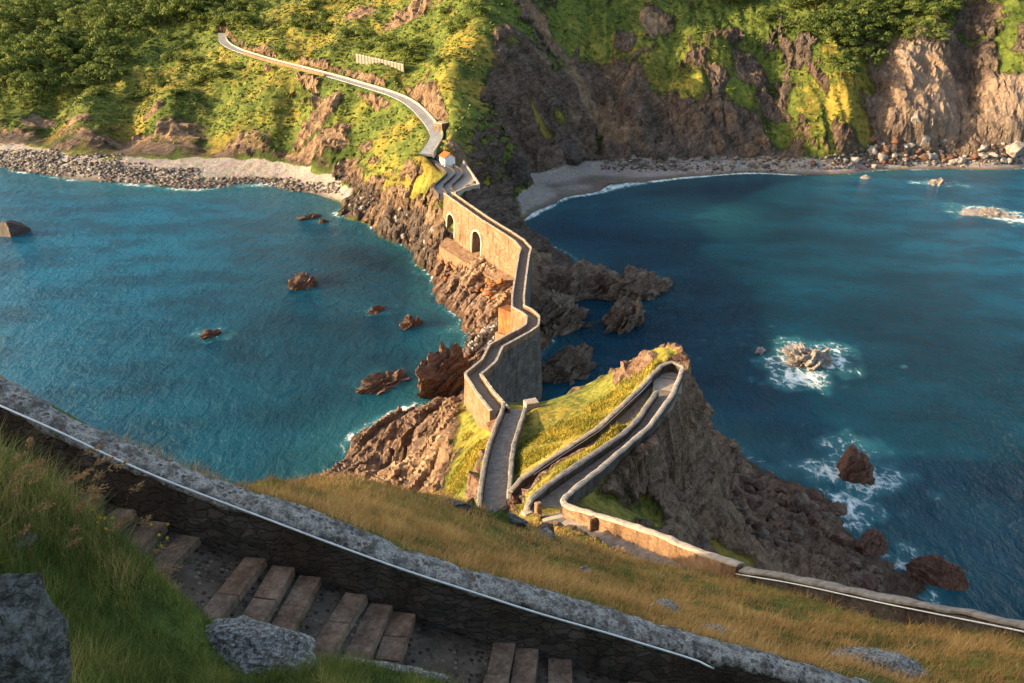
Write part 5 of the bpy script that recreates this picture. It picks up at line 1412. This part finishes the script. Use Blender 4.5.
# green bank on the near side of the steps
n_ = 300000
x = r.uniform(-9, 3, n_); y = r.uniform(2.6, 10.3, n_); z = IS.at(x, y)
px, py, d = view(x, y, z)
wy = np.interp(x, [p.x for p in WT], [p.y for p in WT])
ok = (d > 2) & (px > -40) & (px < 560) & (py > 430) & (py < 720) & (y < wy - 1.66 + .2 * (1 - smooth(-5.5, -3.5, x)) + .12 * perlin(x * 2, y * 2, 5)) 
ok &= r.random(n_) < np.clip((8 / d) ** 1.0, .2, 1)
x, y, z, d = x[ok], y[ok], z[ok], d[ok]; k = len(x)
pat = fbm(x / .55, y / .55, 3, 95); tall = fbm(x / 1.3, y / 1.3, 2, 96)
pxx, pyy, _ = view(x, y, z)
crest = (1 - smooth(70, 150, np.abs(pxx - 80))) * (1 - smooth(520, 620, pyy))
t = np.clip(.47 + .75 * pat + .3 * fbm(x / .16, y / .16, 2, 99) + .14 * r.normal(size=k) + .5 * crest * r.random(k), 0, 1)
h = (.06 + .11 * r.random(k)) * (1 + 1.3 * np.clip(tall + .8 * pat, -.5, 1)) + crest * .38 * r.random(k) ** 1.5
blades('bank_grass', x, y, z, h, .003 + .0006 * d, t, 'grass_green', r, .45, (.2, .2))
# bright grass on the sunlit spur and shoulder
n_ = 330000
x = r.uniform(-20, 22, n_); y = r.uniform(45, 108, n_); z = IS.at(x, y); g = IS.at(x, y, IS_grass)
px, py, d = view(x, y, z)
ok = (px > 380) & (px < 700) & (py < 540) & (z > 5) & (r.random(n_) < np.clip(g * 1.3 - .1, 0, 1))
x, y, z, d = x[ok], y[ok], z[ok], d[ok]
ok = clear_of(x, y, [(LST, 1.5), (WA, .35), (WB, .3), (WC, .35), (RAMP1, .95), (RAMP2, 1.2), (LAND, 1.4), (BR, 2.2)])
x, y, z, d = x[ok], y[ok], z[ok], d[ok]; k = len(x)
pat = fbm(x / 3, y / 3, 4, 97); tus = fbm(x / .9, y / .9, 2, 98)
t = np.clip(.52 + .55 * pat + .12 * r.normal(size=k), 0, 1)
blades('spur_grass', x, y, z, (.16 + .2 * r.random(k)) * (1 + 1.0 * np.clip(tus, -.5, 1)), .0011 * d, t, 'grass_lit', r, .45)

# ---- single plants on the near bank
def stalk(px, py, hgt, lean, label, seed, head=True):
    rr = np.random.default_rng(seed)
    p = hit(IS, px, py, d0=3)
    if p is None: return
    e = empty('oat_stalk', p); tag(e, label, 'grass stalk', 'dry oat stalks on the near bank')
    top = p + Vector((lean[0] * hgt, lean[1] * hgt, hgt)); mid = p.lerp(top, .55) + Vector((-lean[0] * .1, 0, .05 * hgt))
    nod = top + Vector((lean[0] * .10 + .03, lean[1] * .06, .06)); tipp = nod + Vector((lean[0] * .18 + .07, .0, .03))
    tube('stem', resample([p - Vector((0, 0, .05)), mid, top, nod], .06, 1), .0032, M['oat'], e, 5, .5)
    n2 = 46; f = rr.random(n2)
    c = np.array([tuple(top.lerp(tipp, q)) for q in f]); rad = .017 * np.sin(np.pi * np.clip(f, .08, .95)) + .004
    c += rr.normal(size=(n2, 3)) * rad[:, None]
    ax = np.array(tuple((tipp - top).normalized())); a = ax + rr.normal(size=(n2, 3)) * .35; a /= np.linalg.norm(a, axis=1, keepdims=True)
    s_ = np.cross(a, rr.normal(size=(n2, 3))); s_ /= np.linalg.norm(s_, axis=1, keepdims=True)
    V = np.stack([c - a * .003, c + s_ * .007 + a * .016, c + a * .045, c - s_ * .007 + a * .016], 1).reshape(-1, 3)
    np_mesh('seed_head', V, np.arange(n2 * 4).reshape(-1, 4), M['oat'], e, attrs=dict(tint=rr.random(n2)))
sp = [(30, 560), (50, 545), (58, 560), (70, 556), (82, 556), (95, 560), (104, 566), (64, 575), (40, 590), (110, 580), (125, 590), (90, 590), (20, 575), (140, 604), (75, 610), (48, 530), (60, 528), (85, 535), (100, 600), (150, 615), (120, 570), (34, 535), (15, 530), (70, 520), (92, 545), (112, 552), (130, 575), (145, 590), (25, 545), (78, 540), (55, 600), (10, 560)]
for k, (a, b) in enumerate(sp):
    stalk(a, b, random.uniform(.5, .95), (random.uniform(-.15, .5), random.uniform(-.25, .25)), 'thin dry oat stalk with a pale seed head on the green bank by the steps', 400 + k)
def flower_plant(px, py, hgt, lean, label, seed, nf):
    rr = np.random.default_rng(seed); p = hit(IS, px, py, d0=3)
    e = empty('wildflower', p); tag(e, label, 'flower')
    st_pts = []
    for k in range(nf):
        tip = p + Vector((lean[0] * hgt + rr.normal() * .10, lean[1] * hgt + rr.normal() * .08, hgt * rr.uniform(.7, 1.05)))
        tube('stem', resample([p, p.lerp(tip, .5) + Vector((0, 0, .04)), tip], .08, 1), .003, M['grass_stem'], e, 5, .6)
        n2 = 16; d = rr.normal(size=(n2, 3)); d /= np.linalg.norm(d, axis=1, keepdims=True); c = np.array(tuple(tip)) + d * .012
        a = np.cross(d, rr.normal(size=(n2, 3))); a /= np.linalg.norm(a, axis=1, keepdims=True); b = np.cross(d, a); s_ = .009
        V = np.stack([c - a * s_ - b * s_, c + a * s_ - b * s_, c + a * s_ + b * s_, c - a * s_ + b * s_], 1).reshape(-1, 3)
        np_mesh('flower', V, np.arange(n2 * 4).reshape(-1, 4), M['petal'], e, attrs=dict(tint=rr.random(n2)))
    n2 = 60; f = rr.random(n2)
    c = np.array([tuple(p.lerp(p + Vector((lean[0] * hgt, lean[1] * hgt, hgt)), q * .8)) for q in f]) + rr.normal(size=(n2, 3)) * .04
    a = rr.normal(size=(n2, 3)); a /= np.linalg.norm(a, axis=1, keepdims=True); b = np.cross(a, rr.normal(size=(n2, 3))); b /= np.linalg.norm(b, axis=1, keepdims=True)
    V = np.stack([c - a * .03, c + b * .006, c + a * .03, c - b * .006], 1).reshape(-1, 3)
    np_mesh('leaves', V, np.arange(n2 * 4).reshape(-1, 4), M['grass_green'], e, attrs=dict(tint=.3 + .4 * rr.random(n2)))
M['grass_stem'] = m_plain('green_stem', (.05, .08, .02), (.10, .12, .03), 6, .001)
flower_plant(112, 560, .55, (.1, .1), 'upright yellow flowered weed on the bank among the dry stalks', 501, 6)
flower_plant(138, 592, .75, (.5, .25), 'leaning yellow flowered weed reaching over the steps towards the wall', 502, 5)
# ---------------------------------------------------------------- camera, sun, sky
cam = bpy.data.cameras.new('camera'); cam.sensor_width = 36; cam.lens = 36 * F / W
cam.clip_start = .1; cam.clip_end = 9000
co = bpy.data.objects.new('camera', cam); COL.objects.link(co)
co.location = (0, 0, CAMZ); co.rotation_euler = (math.radians(90) - PIT, 0, 0)
SC.camera = co
SUN_EL = math.radians(15.5)
hx, hy = .992, .125
L = Vector((hx * math.cos(SUN_EL), hy * math.cos(SUN_EL), -math.sin(SUN_EL)))
sd = bpy.data.lights.new('sun', 'SUN'); sd.energy = 3.7; sd.angle = math.radians(.55); sd.color = (1, .80, .57)
so_ = bpy.data.objects.new('sun', sd); COL.objects.link(so_)
so_.rotation_euler = L.to_track_quat('-Z', 'Y').to_euler(); so_.location = (-80, -20, 120)
wd = bpy.data.worlds.new('World'); SC.world = wd; wd.use_nodes = True
nt = wd.node_tree
sk = nt.nodes.new('ShaderNodeTexSky'); sk.sky_type = 'NISHITA'; sk.sun_disc = False
sk.dust_density = 2.2; sk.air_density = .8; sk.sun_elevation = SUN_EL; sk.sun_rotation = math.atan2(-hx, -hy)
nt.links.new(sk.outputs[0], nt.nodes['Background'].inputs[0]); nt.nodes['Background'].inputs[1].default_value = .15
SC.view_settings.view_transform = 'Standard'; SC.view_settings.look = 'None'; SC.view_settings.gamma = 1
SC.view_settings.exposure = 1.85
SC.view_settings.use_white_balance = True; SC.view_settings.white_balance_temperature = 7950; SC.view_settings.white_balance_tint = 8
SC.render.engine = 'CYCLES'
SC.cycles.max_bounces = 5; SC.cycles.diffuse_bounces = 2; SC.cycles.glossy_bounces = 2; SC.cycles.transmission_bounces = 2
